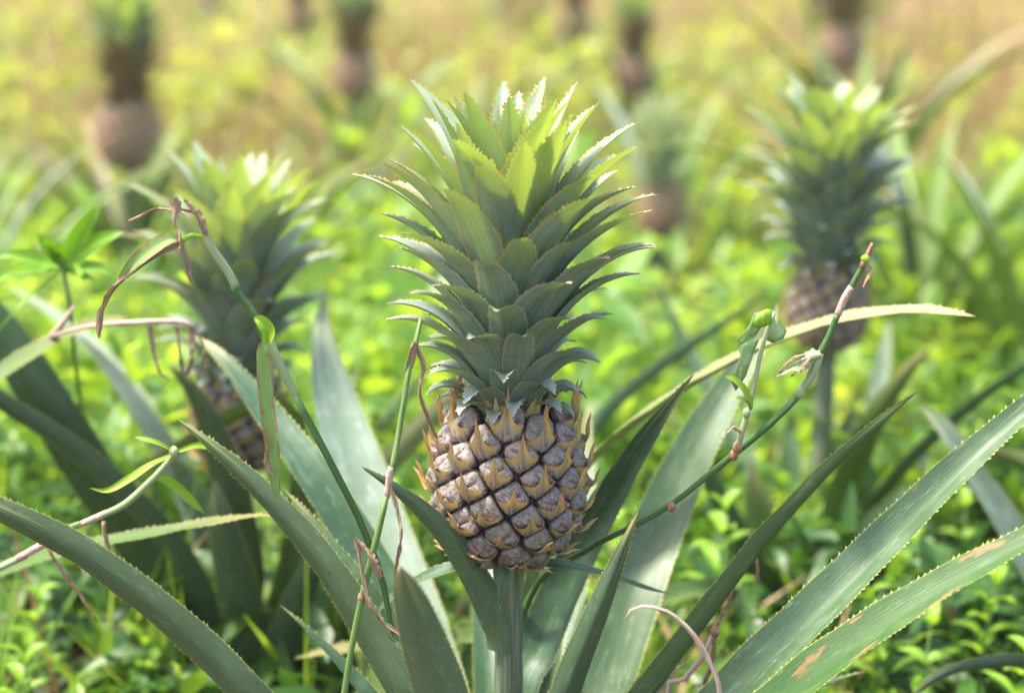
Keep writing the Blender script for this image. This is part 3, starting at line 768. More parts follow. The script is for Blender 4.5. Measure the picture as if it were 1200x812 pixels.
field = [
 (150, 192, 4.0, 'blurred brown pineapple far back on the left, pale ragged crown', 1.05, 20, (R(0), R(2))),
 (416, 114, 5.6, 'far blurred pineapple behind the left part of the big crown, pinkish fruit', 1.0, 18, (0, 0)),
 (776, 274, 4.3, 'small far pineapple with pale crown, between the big crown and the right plant', .88, 14, (0, R(-3))),
 (742, 108, 6.0, 'tiny blurred pineapple near the top edge, right of the big crown', .92, 14, (0, 0)),
 (985, 82, 6.3, 'blurred reddish pineapple at the top edge above the right crown', 1.15, 10, (0, 0)),
]
for i, (px, py, d, lab, s, nl, lean) in enumerate(field):
    field_plant(px, py, d, lab, s, nl, False, True, lean, 20 + i, kx=.9)
loose = [  # px, distance, label, size, leaves
 (1085, 3.5, 'leafy pineapple plant without fruit at the right, upright yellow-green leaves', 1.0, 13),
 (1215, 3.3, 'fruitless pineapple plant cut by the right edge of the picture', 1.0, 13),
 (1010, 5.0, 'fruitless pineapple plant behind the right crown, long greyish leaves', 1.2, 12),
 (560, 5.2, 'fruitless pineapple plant hidden mostly behind the big crown', .9, 16),
 (330, 3.9, 'low fruitless pineapple plant between the left plant and the far left one', .8, 16),
 (-60, 3.4, 'fruitless pineapple plant at the left edge of the field', .9, 18),
]
for o_ in COL.objects:
    if o_.name.startswith('crown') and o_.parent and o_.parent.get('label', '').startswith('small far pineapple'):
        pm = FAR_CROWN.copy(); o_.data = pm
        for k_ in range(len(pm.materials)): pm.materials[k_] = M_pale_crown
        o_.scale = (.8, .8, .8)
for i, (px, d, lab, kx, nl) in enumerate(loose):
    g = at(px, 300, d); field_plant(0, 0, 0, lab, 1, nl, False, False, seed=60 + i, loc=(g.x, d, .3), kx=kx)
far_xy = [(-2.1, 7.4), (-.9, 8.2), (.25, 7.8), (1.35, 8.6), (2.6, 8.0), (-1.6, 10.4), (0, 10.8), (1.9, 10.6), (3.2, 6.1), (-2.6, 5.6)]
far_where = ['nearer of the two at the far left', 'left of the tall crown', 'straight behind the tall crown', 'right of the tall crown', 'at the far right', 'farthest on the left', 'farthest in the middle', 'farthest on the right', 'beyond the right edge leaves', 'by the left edge']
for i, (x, y) in enumerate(far_xy):
    o = field_plant(0, 0, 0, 'distant fruiting pineapple plant of the back rows, ' + far_where[i], .95, 12, False, True, seed=90 + i, loc=(x, y, .38))
    o['group'] = 'distant pineapples of the back rows'

# leaves that enter from a plant standing outside the left edge
lo = empty('pineapple_plant', (at(-240, 700, 1.75).x, 1.75, 0)); tag(lo, 'pineapple plant standing off the left edge, only thin leaf tips reach in', 'pineapple plant')
strap(lo, [(158, 370, 1.84, 2), (120, 376, 1.83, 14), (70, 396, 1.82, 25), (0, 440, 1.80, 32), (-80, 520, 1.78, 38), (-200, 760, 1.75, 44), (-240, 980, 1.75, 46)], 'ad', roll=50, seed=40, mats=Y_)
strap(lo, [(324, 604, 1.60, 2), (290, 605, 1.61, 9), (230, 615, 1.62, 16), (150, 630, 1.64, 20), (80, 645, 1.66, 25), (-20, 682, 1.7, 30), (-140, 790, 1.73, 36), (-235, 980, 1.75, 40)], 'ad', roll=50, seed=41, mats=Y_)
ro = empty('pineapple_plant', (at(1330, 700, 1.9).x, 1.9, 0)); tag(ro, 'pineapple plant standing off the right edge, pale leaf tips reach in', 'pineapple plant')
strap(ro, [(1078, 474, 1.95, 3), (1106, 500, 1.94, 22), (1140, 550, 1.93, 30), (1180, 610, 1.92, 38), (1220, 680, 1.91, 42), (1290, 800, 1.9, 48), (1330, 960, 1.9, 50)], 'ad', roll=10, seed=42, mats=PL)
strap(ro, [(1060, 824, 1.6, 3), (1095, 795, 1.62, 16), (1140, 780, 1.65, 22), (1210, 780, 1.7, 28), (1290, 830, 1.8, 36), (1330, 960, 1.9, 40)], 'ab', roll=40, seed=43, mats=G_)
strap(ro, [(1140, 520, 2.1, 3), (1170, 530, 2.08, 20), (1220, 560, 2.05, 32), (1290, 660, 2.0, 40), (1330, 900, 1.9, 44)], 'ab', roll=40, seed=44, mats=Y_)

# ------------------------------------------------------------------ weeds and broken stalks
def wpts(pts, n=24, extra=1):
    C = []
    for p in pts:
        q = at(p[0], p[1], p[2]); C.append((q.x, q.y, q.z, *[p[3] * px_size(p[2])] * extra))
    return catmull(C, n)
def rod(root, pts, mat, name='stalk', n=24, ns=8, wob=0.0, seed=0):
    """pts (px, py, d, diameter px)"""
    C = wpts(pts, n); r = random.Random(seed)
    ph = r.random() * 9 + pts[0][0]; tt = np.linspace(0, 1, n)[:, None] * n / 3
    P = C[:, :3] + np.array([[r.uniform(-wob, wob) for _ in range(3)] for _ in range(n)]) + .0007 * np.sin(tt * np.array([1.1, .8, 1.3]) + ph)
    V, F, uv = tube(P, C[:, 3] / 2, ns); o = np.array(root.location)
    return ob(name, mesh(name, [v - o for v in V], F, mat, uv), root)
def node(root, px, py, d, w, mat=None, el=1.3):
    q = at(px, py, d); s = w * px_size(d) / 2
    z = np.linspace(-1, 1, 7); V, F, uv = tube(np.stack([0 * z, 0 * z, z * s * el], 1), s * np.sqrt(np.maximum(1 - z * z * .9, .02)), 8)
    return ob('joint', mesh('joint', V, F, mat or M_node, uv), root, tuple(q - root.location))
def shred(root, pts, mat, seed, name='withered_leaf', curl=1.0, n=26):
    """a twisted, shrivelled leaf"""
    C = wpts(pts, n); r = random.Random(seed); P = C[:, :3].copy(); wd = C[:, 3] * (1 + .25 * np.array([r.uniform(-1, 1) for _ in range(n)]))
    tw = np.cumsum([r.uniform(-.2, .9) * curl for _ in range(n)]) * .35
    T = nrm(np.gradient(P, axis=0)); Vw = nrm(P - np.array(CAM)); A = nrm(Vw - T * np.sum(Vw * T, 1, keepdims=True)); Bq = np.cross(T, A)
    N = A * np.cos(tw)[:, None] + Bq * np.sin(tw)[:, None]
    V, F, uv, mi = blade(P, N, np.maximum(wd, .0005), .45, 4, .0006, 0, 0, seed=seed)
    o = np.array(root.location); rr_ = random.Random(seed)
    V = [v - o + np.array([rr_.uniform(-.0004, .0004) for _ in range(3)]) for v in V]
    return ob(name, mesh(name, V, F, [mat, mat], uv, mi), root)
def base_at(px, d): g = at(px, 700, d); return (g.x, d, 0)

# broken grass stalk on the left
g1 = empty('grass_stalk', base_at(470, 1.46)); tag(g1, 'tall grass stalk bent over on the left, lime joint and withered brown leaves', 'grass stalk')
rod(g1, [(470, 1290, 1.46, 8), (462, 900, 1.46, 8), (456, 720, 1.46, 8), (430, 630, 1.45, 9), (392, 552, 1.44, 9), (357, 485, 1.44, 9), (345, 462, 1.44, 9)], M_stalk_dark, n=40)
rod(g1, [(347, 466, 1.44, 10), (335, 438, 1.44, 11), (320, 412, 1.44, 12), (311, 396, 1.44, 12)], M_sheath, 'sheath', n=14)
rod(g1, [(312, 399, 1.44, 9), (300, 376, 1.44, 9), (284, 350, 1.44, 9), (274, 334, 1.44, 9)], M_stalk_dark, n=14)
rod(g1, [(276, 338, 1.44, 10), (262, 312, 1.44, 11), (248, 288, 1.44, 11), (240, 270, 1.44, 9), (230, 252, 1.44, 7), (216, 234, 1.44, 4)], M_sheath, 'sheath', n=20)
shred(g1, [(216, 234, 1.435, 4), (226, 246, 1.435, 8), (236, 262, 1.435, 9), (243, 276, 1.435, 4)], M_dry, 3)
strap(g1, [(298, 372, 1.43, 6), (306, 376, 1.43, 16), (314, 388, 1.43, 19), (312, 402, 1.43, 10)], 'ad', roll=0, mats=[M_lime, M_lime], teeth=0, n=14, thick=.0008, name='leaf_sheath', fold=.4)
strap(g1, [(326, 584, 1.425, 4), (322, 560, 1.425, 16), (318, 520, 1.425, 20), (312, 470, 1.428, 22), (310, 430, 1.43, 22), (308, 410, 1.43, 16), (311, 400, 1.43, 9)], 'ad', roll=10, mats=[M_grassleaf, M_grassleaf], teeth=0, n=30, thick=.0004, fold=.12, name='torn_leaf', wav=.0012)
shred(g1, [(322, 560, 1.422, 3), (314, 540, 1.422, 9), (316, 520, 1.422, 6), (310, 500, 1.42, 4)], M_dry, 9)
rod(g1, [(246, 284, 1.44, 5), (236, 276, 1.44, 5), (224, 276, 1.438, 6), (214, 284, 1.437, 6)], M_lime, 'leaf_base', n=14)
strap(g1, [(140, 328, 1.43, 6), (158, 308, 1.43, 17), (180, 290, 1.432, 22), (200, 280, 1.434, 16), (213, 284, 1.436, 6)], 'ad', roll=20, mats=[M_grassleaf, M_grassleaf], teeth=0, n=22, thick=.0004, fold=.2, name='torn_leaf', wav=.001)
shred(g1, [(116, 396, 1.425, 3), (117, 380, 1.425, 7), (124, 358, 1.426, 9), (138, 336, 1.427, 11), (158, 318, 1.43, 9), (184, 300, 1.432, 7), (212, 286, 1.434, 9)], M_dry, 5)
shred(g1, [(150, 260, 1.44, 3), (166, 254, 1.44, 5), (180, 247, 1.44, 5), (200, 246, 1.44, 3), (222, 248, 1.44, 4), (234, 250, 1.44, 4)], M_dry, 6)
shred(g1, [(204, 232, 1.435, 10), (205, 244, 1.435, 13), (203, 260, 1.434, 5), (208, 276, 1.434, 8), (212, 292, 1.433, 7), (219, 308, 1.433, 8), (224, 326, 1.433, 5), (229, 338, 1.433, 2)], M_dry, 7, n=34)

# straight thin stalk left of the fruit
g2 = empty('grass_stalk', base_at(392, 1.40)); tag(g2, 'thin straight green grass stalk left of the fruit, brown joint and dangling dry shreds', 'grass stalk')
rod(g2, [(392, 1290, 1.40, 8), (398, 900, 1.40, 8), (408, 790, 1.40, 8), (424, 700, 1.40, 8), (444, 615, 1.40, 8), (452, 580, 1.40, 7)], M_stalk, n=30)
rod(g2, [(452, 584, 1.40, 8), (456, 560, 1.40, 9), (459, 546, 1.40, 7)], M_pink, 'sheath', n=8)
rod(g2, [(458, 552, 1.40, 7), (466, 510, 1.41, 7), (474, 470, 1.415, 7), (480, 434, 1.42, 6), (487, 400, 1.43, 6), (492, 374, 1.44, 5)], M_stalk, n=20)
for k, (p, sd_) in enumerate([([(482, 432, 1.42, 6), (488, 410, 1.42, 8), (484, 400, 1.42, 6), (478, 420, 1.42, 4), (476, 446, 1.42, 2)], 1),
        ([(488, 404, 1.42, 6), (494, 430, 1.425, 7), (490, 458, 1.43, 6), (500, 490, 1.44, 5), (512, 514, 1.45, 3)], 2),
        ([(456, 566, 1.395, 5), (462, 590, 1.395, 6), (468, 620, 1.395, 6), (466, 650, 1.395, 5), (462, 682, 1.395, 2)], 3),
        ([(418, 632, 1.395, 8), (422, 660, 1.395, 7), (428, 700, 1.395, 7), (446, 728, 1.395, 6), (470, 742, 1.395, 5)], 4),
        ([(416, 630, 1.393, 4), (430, 650, 1.393, 11), (446, 676, 1.393, 9)], 5),
        ([(430, 706, 1.394, 5), (448, 730, 1.394, 6), (462, 752, 1.394, 2)], 6)]):
    shred(g2, p, M_dry, 40 + sd_)
node(g2, 424, 700, 1.40, 11)

# slanting dark stalk on the right
g3 = empty('grass_stalk', base_at(560, 1.62)); tag(g3, 'long dark green jointed stalk slanting up to the right across the leaves', 'grass stalk')
rod(g3, [(560, 1290, 1.62, 9), (580, 900, 1.60, 9), (620, 700, 1.57, 9), (690, 642, 1.52, 8), (740, 618, 1.49, 8), (785, 594, 1.47, 8), (830, 558, 1.46, 8), (870, 524, 1.45, 9), (906, 492, 1.44, 9), (937, 460, 1.44, 9)], M_stalk_dark, n=50)
rod(g3, [(935, 462, 1.44, 10), (948, 444, 1.44, 12), (958, 422, 1.44, 12), (962, 412, 1.44, 10)], M_sheath, 'sheath', n=12)
rod(g3, [(960, 416, 1.44, 9), (970, 396, 1.44, 8), (982, 368, 1.44, 8)], M_stalk_dark, n=10)
rod(g3, [(981, 370, 1.44, 9), (990, 350, 1.44, 9), (998, 336, 1.44, 8)], M_pink, 'sheath', n=10)
rod(g3, [(997, 338, 1.44, 7), (1004, 324, 1.44, 7), (1012, 310, 1.44, 7)], M_stalk_dark, n=8)
rod(g3, [(1010, 313, 1.44, 8), (1016, 300, 1.44, 7), (1022, 285, 1.44, 4)], M_node, 'dry_tip', n=8)
node(g3, 1014, 303, 1.435, 11, M_lime, .8); node(g3, 740, 618, 1.488, 12); node(g3, 787, 593, 1.468, 11); node(g3, 860, 533, 1.45, 11); node(g3, 937, 460, 1.438, 12, M_sheath)
shred(g3, [(1014, 306, 1.435, 4), (1018, 318, 1.434, 6), (1014, 328, 1.434, 5), (1011, 336, 1.434, 3)], M_dry, 61)
shred(g3, [(962, 416, 1.435, 10), (950, 418, 1.434, 18), (936, 424, 1.433, 17), (922, 432, 1.432, 10), (910, 441, 1.432, 3)], M_sheath, 62, n=18)
shred(g3, [(950, 420, 1.43, 5), (938, 430, 1.43, 7), (926, 440, 1.43, 3)], M_dry, 63, n=12)
shred(g3, [(944, 416, 1.432, 4), (928, 420, 1.431, 6), (912, 436, 1.431, 3)], M_dry, 64, n=12)
# climbing weed with a lobed leaf on that stalk
g4 = empty('vine_shoot', tuple(at(866, 528, 1.44))); tag(g4, 'small climbing weed shoot with a notched pale leaf rising from the slanting stalk', 'weed shoot')
rod(g4, [(864, 530, 1.445, 7), (868, 512, 1.44, 8), (876, 480, 1.44, 7), (886, 440, 1.44, 6), (896, 400, 1.44, 6), (906, 368, 1.44, 5)], M_sheath, n=24)
node(g4, 864, 524, 1.44, 12); node(g4, 875, 484, 1.438, 10, M_sheath)
shred(g4, [(868, 506, 1.436, 4), (860, 500, 1.436, 4), (852, 506, 1.436, 3)], M_dry, 65, n=10)
M_vine = plain('pale vine leaf', (.22, .40, .12), (.46, .58, .34), scale=120, rough=.45, trans=.3, tcol=(.4, .62, .12))
def polyleaf(root, outline, d0, mat, name, bulge=.0015, slope=0.0):
    c = np.mean(np.array(outline), 0); cq = at(c[0], c[1], d0 - bulge * .5)
    V = [tuple(Vector(at(x, y, d0 + slope * (y - c[1]) + .003 * math.sin(i * 1.7))) - root.location) for i, (x, y) in enumerate(outline)]
    M2 = [tuple(Vector(at(c[0] + (x - c[0]) * .5, c[1] + (y - c[1]) * .5, d0 + slope * .5 * (y - c[1]) - bulge * (.5 + .4 * math.sin(i * 2.3)))) - root.location) for i, (x, y) in enumerate(outline)]
    n = len(V); V = V + M2 + [tuple(cq - root.location)]
    F = [(i, (i + 1) % n, n + (i + 1) % n, n + i) for i in range(n)] + [(n + i, n + (i + 1) % n, 2 * n) for i in range(n)]
    uv = [((v[0] * 30) % 1, .5) for v in V]
    o = ob(name, mesh(name, V, F, mat, uv), root)
    md = o.modifiers.new('body', 'SOLIDIFY'); md.thickness = .0006
    return o
polyleaf(g4, [(905, 366), (896, 363), (884, 368), (878, 384), (862, 400), (880, 402), (890, 398), (884, 412), (874, 440), (862, 458), (856, 446), (868, 418), (864, 404), (876, 392)][:13], 1.438, M_vine, 'leaf', slope=.0001)
polyleaf(g4, [(906, 364), (912, 376), (922, 388), (918, 398), (906, 402), (898, 398), (899, 382)], 1.445, M_vine, 'leaf')
polyleaf(g4, [(905, 363), (897, 362), (886, 370), (880, 382), (892, 384), (904, 380)], 1.432, M_lime, 'leaf')
strap(g4, [(849, 441, 1.43, 2), (860, 444, 1.432, 9), (872, 456, 1.434, 11), (880, 472, 1.437, 7), (880, 480, 1.439, 3)], 'ad', roll=30, mats=[M_lime, M_grassleaf], teeth=0, n=14, thick=.0004)
strap(g4, [(852, 470, 1.43, 2), (864, 466, 1.432, 7), (876, 472, 1.436, 6), (880, 480, 1.439, 3)], 'ad', roll=30, mats=[M_grassleaf, M_grassleaf], teeth=0, n=12, thick=.0004)

# pinkish jointed stalk lower left
g5 = empty('grass_stalk', base_at(-120, 1.56)); tag(g5, 'pinkish jointed creeping stalk at the lower left, forking into small green shoots', 'grass stalk')
rod(g5, [(-120, 1290, 1.56, 8), (-110, 900, 1.56, 9), (-60, 710, 1.55, 9), (-10, 670, 1.54, 9), (30, 650, 1.535, 9)], M_sheath, n=24)
rod(g5, [(20, 655, 1.535, 9), (56, 634, 1.53, 10)], M_pink, n=6)
rod(g5, [(54, 636, 1.53, 9), (75, 622, 1.53, 8), (95, 614, 1.53, 8)], M_stalk, n=8)
rod(g5, [(88, 618, 1.53, 8), (126, 600, 1.53, 9)], M_pink, n=8)
rod(g5, [(122, 602, 1.53, 8), (150, 588, 1.53, 9), (180, 560, 1.53, 8), (204, 532, 1.53, 7)], M_sheath, n=16)
rod(g5, [(55, 640, 1.528, 4), (72, 672, 1.528, 4), (95, 700, 1.528, 4), (115, 728, 1.528, 2)], M_node, 'root', n=12, wob=.0006)
rod(g5, [(122, 610, 1.54, 5), (126, 640, 1.54, 6), (128, 664, 1.54, 4)], M_dry, 'root', n=10, wob=.0005)
node(g5, 204, 530, 1.53, 12, M_sheath)
strap(g5, [(104, 572, 1.50, 2), (126, 575, 1.51, 8), (150, 562, 1.515, 11), (176, 545, 1.52, 10), (204, 532, 1.53, 5)], 'ad', roll=30, mats=[M_lime, M_grassleaf], teeth=0, n=18, thick=.0004)
strap(g5, [(158, 512, 1.52, 2), (176, 516, 1.52, 8), (192, 522, 1.525, 7), (204, 530, 1.53, 4)], 'ad', roll=30, mats=[M_lime, M_lime], teeth=0, n=12, thick=.0004)
strap(g5, [(282, 536, 1.56, 2), (260, 528, 1.55, 8), (232, 522, 1.54, 9), (206, 530, 1.53, 5)], 'ad', roll=30, mats=[M_lime, M_grassleaf], teeth=0, n=14, thick=.0004)
strap(g5, [(240, 602, 1.58, 2), (222, 585, 1.57, 14), (200, 566, 1.56, 14), (180, 558, 1.54, 6)], 'ad', roll=20, mats=[M_lime, M_grassleaf], teeth=0, n=14, thick=.0004)

# flat pink dry stalk with hanging roots
g6 = empty('dry_stalk', base_at(200, 2.2)); tag(g6, 'dry pink bent stalk with hanging brown shreds in front of the left crown', 'dry stalk')
rod(g6, [(200, 1100, 2.2, 6), (130, 600, 2.1, 7), (40, 430, 1.95, 7), (50, 406, 1.86, 8), (70, 385, 1.80, 8), (88, 360, 1.78, 4)], M_pink, n=30)
rod(g6, [(62, 394, 1.78, 4), (110, 381, 1.72, 5), (160, 378, 1.70, 7), (215, 378, 1.70, 6), (226, 384, 1.70, 5)], M_pink, n=20)
for k, p in enumerate([[(176, 382, 1.70, 5), (178, 410, 1.70, 6), (186, 436, 1.70, 5), (198, 446, 1.70, 3)], [(206, 382, 1.70, 5), (210, 420, 1.70, 6), (214, 440, 1.70, 4)],
        [(222, 384, 1.70, 9), (222, 415, 1.70, 9), (220, 440, 1.70, 5)], [(226, 384, 1.70, 4), (238, 410, 1.70, 5), (232, 446, 1.70, 3)]]): shred(g6, p, M_dry, 80 + k)

# curved dry stem in the right foreground
g7 = empty('dry_tendril', base_at(850, 1.33)); tag(g7, 'curved bare whitish-pink dry tendril arching before the broad leaves, right of the stem', 'dry tendril')
rod(g7, [(850, 1150, 1.33, 6), (848, 900, 1.33, 6), (843, 812, 1.33, 6), (832, 778, 1.33, 6), (812, 742, 1.33, 6), (786, 718, 1.33, 5), (758, 711, 1.33, 4), (740, 716, 1.33, 3), (734, 728, 1.33, 2)], M_pink, n=40)
g8 = empty('dry_stalk', base_at(800, 1.50)); tag(g8, 'thin reddish dry twig hanging under the narrow toothed leaf on the right', 'dry stalk')
rod(g8, [(800, 1290, 1.53, 6), (778, 850, 1.53, 6), (800, 800, 1.53, 7), (826, 764, 1.525, 7), (838, 738, 1.52, 6)], M_pink, n=18, wob=.0004)
rod(g8, [(838, 740, 1.52, 5), (852, 706, 1.52, 5), (862, 676, 1.52, 4), (866, 660, 1.52, 3)], M_node, n=12, wob=.0005)
rod(g8, [(836, 742, 1.52, 5), (834, 780, 1.53, 6), (822, 820, 1.54, 6), (815, 1000, 1.54, 5)], M_node, n=12, wob=.0004)
node(g8, 838, 740, 1.518, 12)
shred(g8, [(880, 620, 1.54, 4), (878, 636, 1.54, 9), (884, 650, 1.54, 7), (888, 684, 1.54, 3)], M_dry, 91)

# lance-leaved weed at the left
def lance_weed(root, px, py, d, leaves, seed, mats=None, L0=70, stem=True):
    r = random.Random(seed)
    for k, (tx, ty, wl, rl) in enumerate(leaves):
        mx, my = (px + tx) / 2, (py + ty) / 2 - 6; wl *= 1.35
        strap(root, [(tx, ty, d - .02, 1.5), ((tx + mx) / 2, (ty + my) / 2 - 2, d - .02, wl * .62), (mx, my, d - .01, wl), ((mx + px) / 2, (my + py) / 2, d, wl * .8), (px, py, d, 3)], 'ad', roll=rl, mats=mats or [M_weed, M_weed], teeth=0, n=16, thick=.0004, fold=.18, seed=seed + k)
M_weed = plain('bright weed leaf', (.17, .36, .02), (.32, .52, .07), stretch=(12, 3, 1), rough=.4, trans=.42, tcol=(.50, .74, .04), bump=.25)
g9 = empty('weed_plant', base_at(130, 2.2)); tag(g9, 'bright green lance-leaved weed standing upright at the left, above the arching leaf', 'weed')
rod(g9, [(130, 1100, 2.2, 5), (105, 600, 2.1, 5), (86, 410, 1.88, 5), (80, 350, 1.86, 6), (72, 306, 1.86, 5)], M_stalk, n=26)
lance_weed(g9, 74, 316, 1.86, [(118, 240, 20, 10), (145, 272, 20, 30), (-5, 302, 18, 45), (-10, 332, 20, 50), (138, 325, 16, 50), (40, 275, 14, 10), (50, 290, 10, 0), (122, 344, 10, 50), (-6, 392, 4, 30), (100, 330, 12, 30), (66, 286, 12, 5)], 11)

# ------------------------------------------------------------------ individual low weeds near the subject
def small_weed_mesh(seed, h=.16, nl=12, L=.05, wd=.016):
    r = random.Random(seed); b = Bag(); c = Bag()
    n = 8; s = np.linspace(0, 1, n); P = np.stack([.02 * r.uniform(-1, 1) * s ** 2, .02 * r.uniform(-1, 1) * s ** 2, h * s], 1)
    V, F, uv = tube(P, np.interp(s, [0, 1], [.0022, .001]), 5); c.add(V, F, uv)
    out = []
    for k in range(nl):
        t = .25 + .75 * (k // 2) / max(1, (nl // 2 - 1)); az = (k % 2) * math.pi + (k // 2) * 1.57 + r.uniform(-.4, .4)
        q = np.array([np.interp(t, s, P[:, j]) for j in range(3)])
        el = np.linspace(R(45 + 30 * (t > .9)), R(r.uniform(-25, 15)), 8); Lk = L * r.uniform(.7, 1.15) * (1.1 - .45 * t)
        x = np.concatenate(([0], np.cumsum(np.cos(el))[:-1])) * Lk / 7; z = np.concatenate(([0], np.cumsum(np.sin(el))[:-1])) * Lk / 7
        PP = q + np.stack([x * math.cos(az), x * math.sin(az), z], 1)
        NN = np.stack([-np.sin(el) * math.cos(az), -np.sin(el) * math.sin(az), np.cos(el)], 1)
        V, F, uv, mi = blade(PP, NN, wd * r.uniform(.8, 1.2) * np.interp(np.linspace(0, 1, 8), [0, .15, .45, .75, 1], [.15, .6, 1, .6, .03]), .2, 4, 0, 0, 0, seed=k)
        b2 = Bag(); b2.add(V, F, uv); out.append(b2.mesh('leaf', [M_weed]))
    return c.mesh('stem', [M_stalk]), out
WM = [small_weed_mesh(900 + k, .12 + .03 * (k % 4), 10 + 2 * (k % 3), .050 + .006 * (k % 3), .016 + .002 * (k % 2)) for k in range(5)]
wspots = [(30, 700, 1.95), (80, 640, 2.15), (190, 760, 1.9), (140, 720, 2.1), (10, 780, 1.8), (225, 640, 2.3), (450, 560, 2.2), (480, 620, 2.0), (520, 700, 1.95), (700, 620, 2.1), (760, 560, 2.3),
 (840, 600, 2.0), (1040, 700, 1.9), (1080, 740, 1.8), (1150, 690, 1.9), (1190, 740, 1.75), (1060, 640, 2.1), (880, 690, 2.05), (720, 760, 1.9), (350, 620, 2.25), (560, 580, 2.3), (440, 770, 1.85), (110, 800, 1.8), (1130, 600, 2.15)]
wadj = ['at the lower left', 'below the slanting stalk', 'lower left by the toothed leaf', 'left of the left plant', 'at the bottom left corner', 'left behind the left plant', 'left of the fruit', 'lower left of the fruit', 'below the fruit behind the stem',
 'right of the fruit', 'behind the broad leaf', 'below the climbing shoot', 'between the two right leaves', 'under the big folded leaf', 'near the right edge', 'at the right edge low down', 'behind the big folded leaf', 'at the foot of the right plant',
 'behind the broad grey leaf', 'between the left plant and the fruit', 'behind the fruit', 'at the bottom left of the stem', 'under the lowest left leaf', 'far right behind the pale leaf']
for i, (px, py, d) in enumerate(wspots):
    q = at(px, py, d); k = i % 5; h = .12 + .03 * (k % 4)
    z0 = 0.0; sc = max(.7, q.z / h) if q.z > .05 else .9
    root = empty('weed_plant', (q.x, q.y, 0), rz=i * 1.3)
    tag(root, 'small leafy green weed ' + wadj[i], 'weed', 'small leafy weeds around the plants')
    # taller spots: keep leaf size natural by stretching only the stem and lifting the leaves
    st_, lv = WM[k]
    so = ob('stem', st_, root); lift = h * (sc - 1); so.scale = (1, 1, sc)
    for me in lv:
        o = ob('leaf', me, root, (0, 0, lift))

# ------------------------------------------------------------------ ground cover (uncountable)
def leaves_mesh(base, az, el, L, wd, droop, st=(0, .3, .65, 1), prof=(.1, 1, .75, 0)):
    """vectorised leaves: each a strip folded along its midrib"""
    n = len(L); ks = len(st)
    D = np.stack([np.cos(az) * np.cos(el), np.sin(az) * np.cos(el), np.sin(el)], 1)
    Sd = np.stack([-np.sin(az), np.cos(az), 0 * az], 1)
    tilt = rng.normal(0, .35, n)
    Up = np.cross(D, Sd) * -1; Up *= np.where(Up[:, 2:] < 0, -1, 1)
    Sd = Sd * np.cos(tilt)[:, None] + Up * np.sin(tilt)[:, None]
    V = np.zeros((n, ks * 3, 3))
    for i, (s, p) in enumerate(zip(st, prof)):
        c = base + D * (L * s)[:, None]; c[:, 2] -= droop * L * s * s
        wv = Sd * (wd * p / 2)[:, None]; up = Up * (wd * p * .18)[:, None]
        V[:, i * 3] = c - wv + up; V[:, i * 3 + 1] = c; V[:, i * 3 + 2] = c + wv + up
    F = []
    for i in range(ks - 1):
        F += [(i * 3, i * 3 + 1, i * 3 + 4, i * 3 + 3), (i * 3 + 1, i * 3 + 2, i * 3 + 5, i * 3 + 4)]
    F = np.array(F)
    FF = (np.arange(n)[:, None, None] * (ks * 3) + F[None]).reshape(-1, 4)
    return V.reshape(-1, 3), FF

CLEAR = [(at(776, 274, 4.3).x, 4.3, .26), (at(150, 192, 4.0).x, 4.0, .16), (at(416, 114, 5.6).x, 5.6, .2)]
def cover(name, n_pl, yr, mat, hr, Lr, wr, per, label, cat, xw=lambda y: .35 + .34 * y, st=(0, .3, .65, 1), prof=(.12, 1, .75, .02), elr=(-10, 55), clear=True, clump=.5, dens=None):
    y = yr[0] + (yr[1] - yr[0]) * rng.random(n_pl) ** .9
    x = (rng.random(n_pl) * 2 - 1) * xw(y)
    q = np.sin(x * 2.3 + y * 1.1) * np.sin(y * 1.9 - x * .7 + 2) + .5 * np.sin(x * 6 + 1) * np.sin(y * 5)
    keep = q > -clump - .9 * rng.random(n_pl)
    if clear: keep &= ~((np.abs(x - MX) < .10) & (np.abs(y - MY) < .10))
    keep &= ~((x > .13 * y) & (y > 6.3) & (rng.random(n_pl) < .4) & (mat is M_cover_far))
    for cx_, cy_, cr_ in CLEAR: keep &= ~((np.hypot(x - cx_, y - cy_) < cr_) | ((np.abs(x / y - cx_ / cy_) < cr_ * .55 / cy_) & (y > cy_ - .8) & (y < cy_) & (rng.random(n_pl) < .7)))
    x, y, q = x[keep], y[keep], q[keep]; n = len(x)
    h = rng.uniform(*hr, n) * (.8 + .35 * np.clip(q + .3, -.5, 1))
    pid = np.repeat(np.arange(n), per); N = len(pid)
    t = rng.random(N) ** .7
    base = np.stack([x[pid], y[pid], ground_z(x[pid], y[pid]) + h[pid] * (.1 + .9 * t)], 1)
    base[:, :2] += rng.normal(0, .012, (N, 2)) * (1 + h[pid, None] * 4)
    az = rng.random(N) * 6.283; el = np.radians(rng.uniform(*elr, N) + 15 * t)
    L = rng.uniform(*Lr, N) * rng.uniform(.8, 1.1, n)[pid]; wd = L * rng.uniform(*wr, N)
    V, F = leaves_mesh(base, az, el, L, wd, rng.uniform(0, .5, N), st, prof)
    rnd = np.repeat(np.clip(rng.normal(.5, .22, N) * .6 + .4 * rng.random(n)[pid], 0, 1), len(st) * 3)
    o = ob(name, mesh(name, V, F, mat, smooth=True, rnd=rnd)); tag(o, label, cat, kind='stuff')
    return n
near = lambda y: .30 + .40 * y
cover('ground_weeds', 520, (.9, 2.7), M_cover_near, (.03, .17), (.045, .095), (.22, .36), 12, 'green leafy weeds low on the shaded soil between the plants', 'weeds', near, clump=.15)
cover('ground_weeds', 330, (1.72, 2.5), M_cover_near, (.06, .24), (.055, .105), (.20, .32), 12, 'leafy tangled weeds close behind the front leaves', 'weeds', near, clump=.1, elr=(-10, 60))
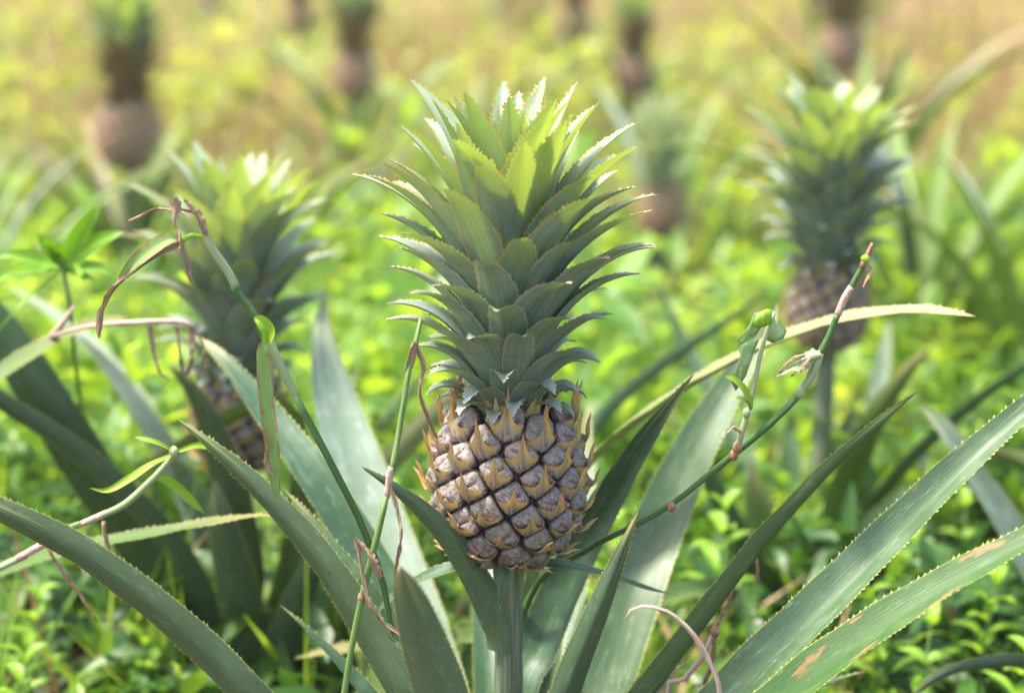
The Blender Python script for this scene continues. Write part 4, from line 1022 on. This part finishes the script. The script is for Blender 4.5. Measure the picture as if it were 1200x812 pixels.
cover('ground_weeds', 1250, (2.2, 4.2), M_cover, (.10, .32), (.050, .100), (.20, .34), 14, 'bright lance-leaved weeds standing knee high behind the front plants', 'weeds', near, clump=.2, elr=(-5, 60))
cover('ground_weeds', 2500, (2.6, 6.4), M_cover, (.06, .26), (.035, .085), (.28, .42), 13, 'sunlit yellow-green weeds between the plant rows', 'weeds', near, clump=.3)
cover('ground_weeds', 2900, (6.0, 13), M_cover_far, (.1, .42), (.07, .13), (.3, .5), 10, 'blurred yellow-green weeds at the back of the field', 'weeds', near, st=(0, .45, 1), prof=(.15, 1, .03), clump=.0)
cover('broadleaf_weeds', 260, (2.5, 5.0), M_cover, (.12, .38), (.075, .13), (.34, .5), 8, 'broader-leaved weeds standing among the small bright ones', 'weeds', near, clump=.3, elr=(-10, 50))
cover('field_grass', 1100, (4.5, 9), M_straw, (.02, .08), (.18, .46), (.02, .04), 9, 'thin dry tan grass standing among the far weeds', 'grass', near, st=(0, .5, 1), prof=(1, .7, .05), elr=(45, 85), clump=.2)
cover('field_grass', 2300, (8, 18), M_straw, (.02, .10), (.25, .60), (.03, .05), 9, 'dry brownish grass at the far end of the field', 'grass', near, st=(0, .5, 1), prof=(1, .7, .05), elr=(40, 85), clump=.5)
cover('dry_stems', 170, (1.75, 4.6), M_straw, (.02, .12), (.10, .30), (.018, .035), 6, 'dry tan stems poking through the green weeds', 'dry stems', near, st=(0, .5, 1), prof=(1, .8, .1), elr=(10, 80), clump=.5)
cover('grass_tufts', 480, (1.8, 5), M_cover, (.01, .05), (.14, .36), (.025, .04), 10, 'thin green grass blades among the low weeds', 'grass', near, st=(0, .35, .7, 1), prof=(1, .85, .5, .03), elr=(35, 80), clump=.5)
cover('leaf_litter', 4200, (.9, 4.5), M_litter, (.002, .015), (.03, .08), (.3, .5), 2, 'dead brown leaves littering the soil', 'leaf litter', near, elr=(-6, 18), clump=2)

# ------------------------------------------------------------------ thin warm haze, added to give the far field its glow
hb = NB('field haze')
pv = hb.n('ShaderNodeVolumePrincipled'); pv.inputs['Color'].default_value = (1, .88, .70, 1); pv.inputs['Density'].default_value = .0035
pv.inputs['Anisotropy'].default_value = .2
hb.l(pv.outputs[0], hb.out.inputs['Volume'])
hv = [(x, y, z) for z in (-1.0, 1.5) for x, y in ((-170, -70), (170, -70), (170, 260), (-170, 260))]
hf = [(3, 2, 1, 0), (4, 5, 6, 7), (0, 1, 5, 4), (1, 2, 6, 5), (2, 3, 7, 6), (3, 0, 4, 7)]
tag(ob('haze', mesh('haze', hv, hf, hb.m, smooth=False)), 'thin warm haze added over the field for its glow', 'haze', kind='stuff')
S.cycles.volume_bounces = 0
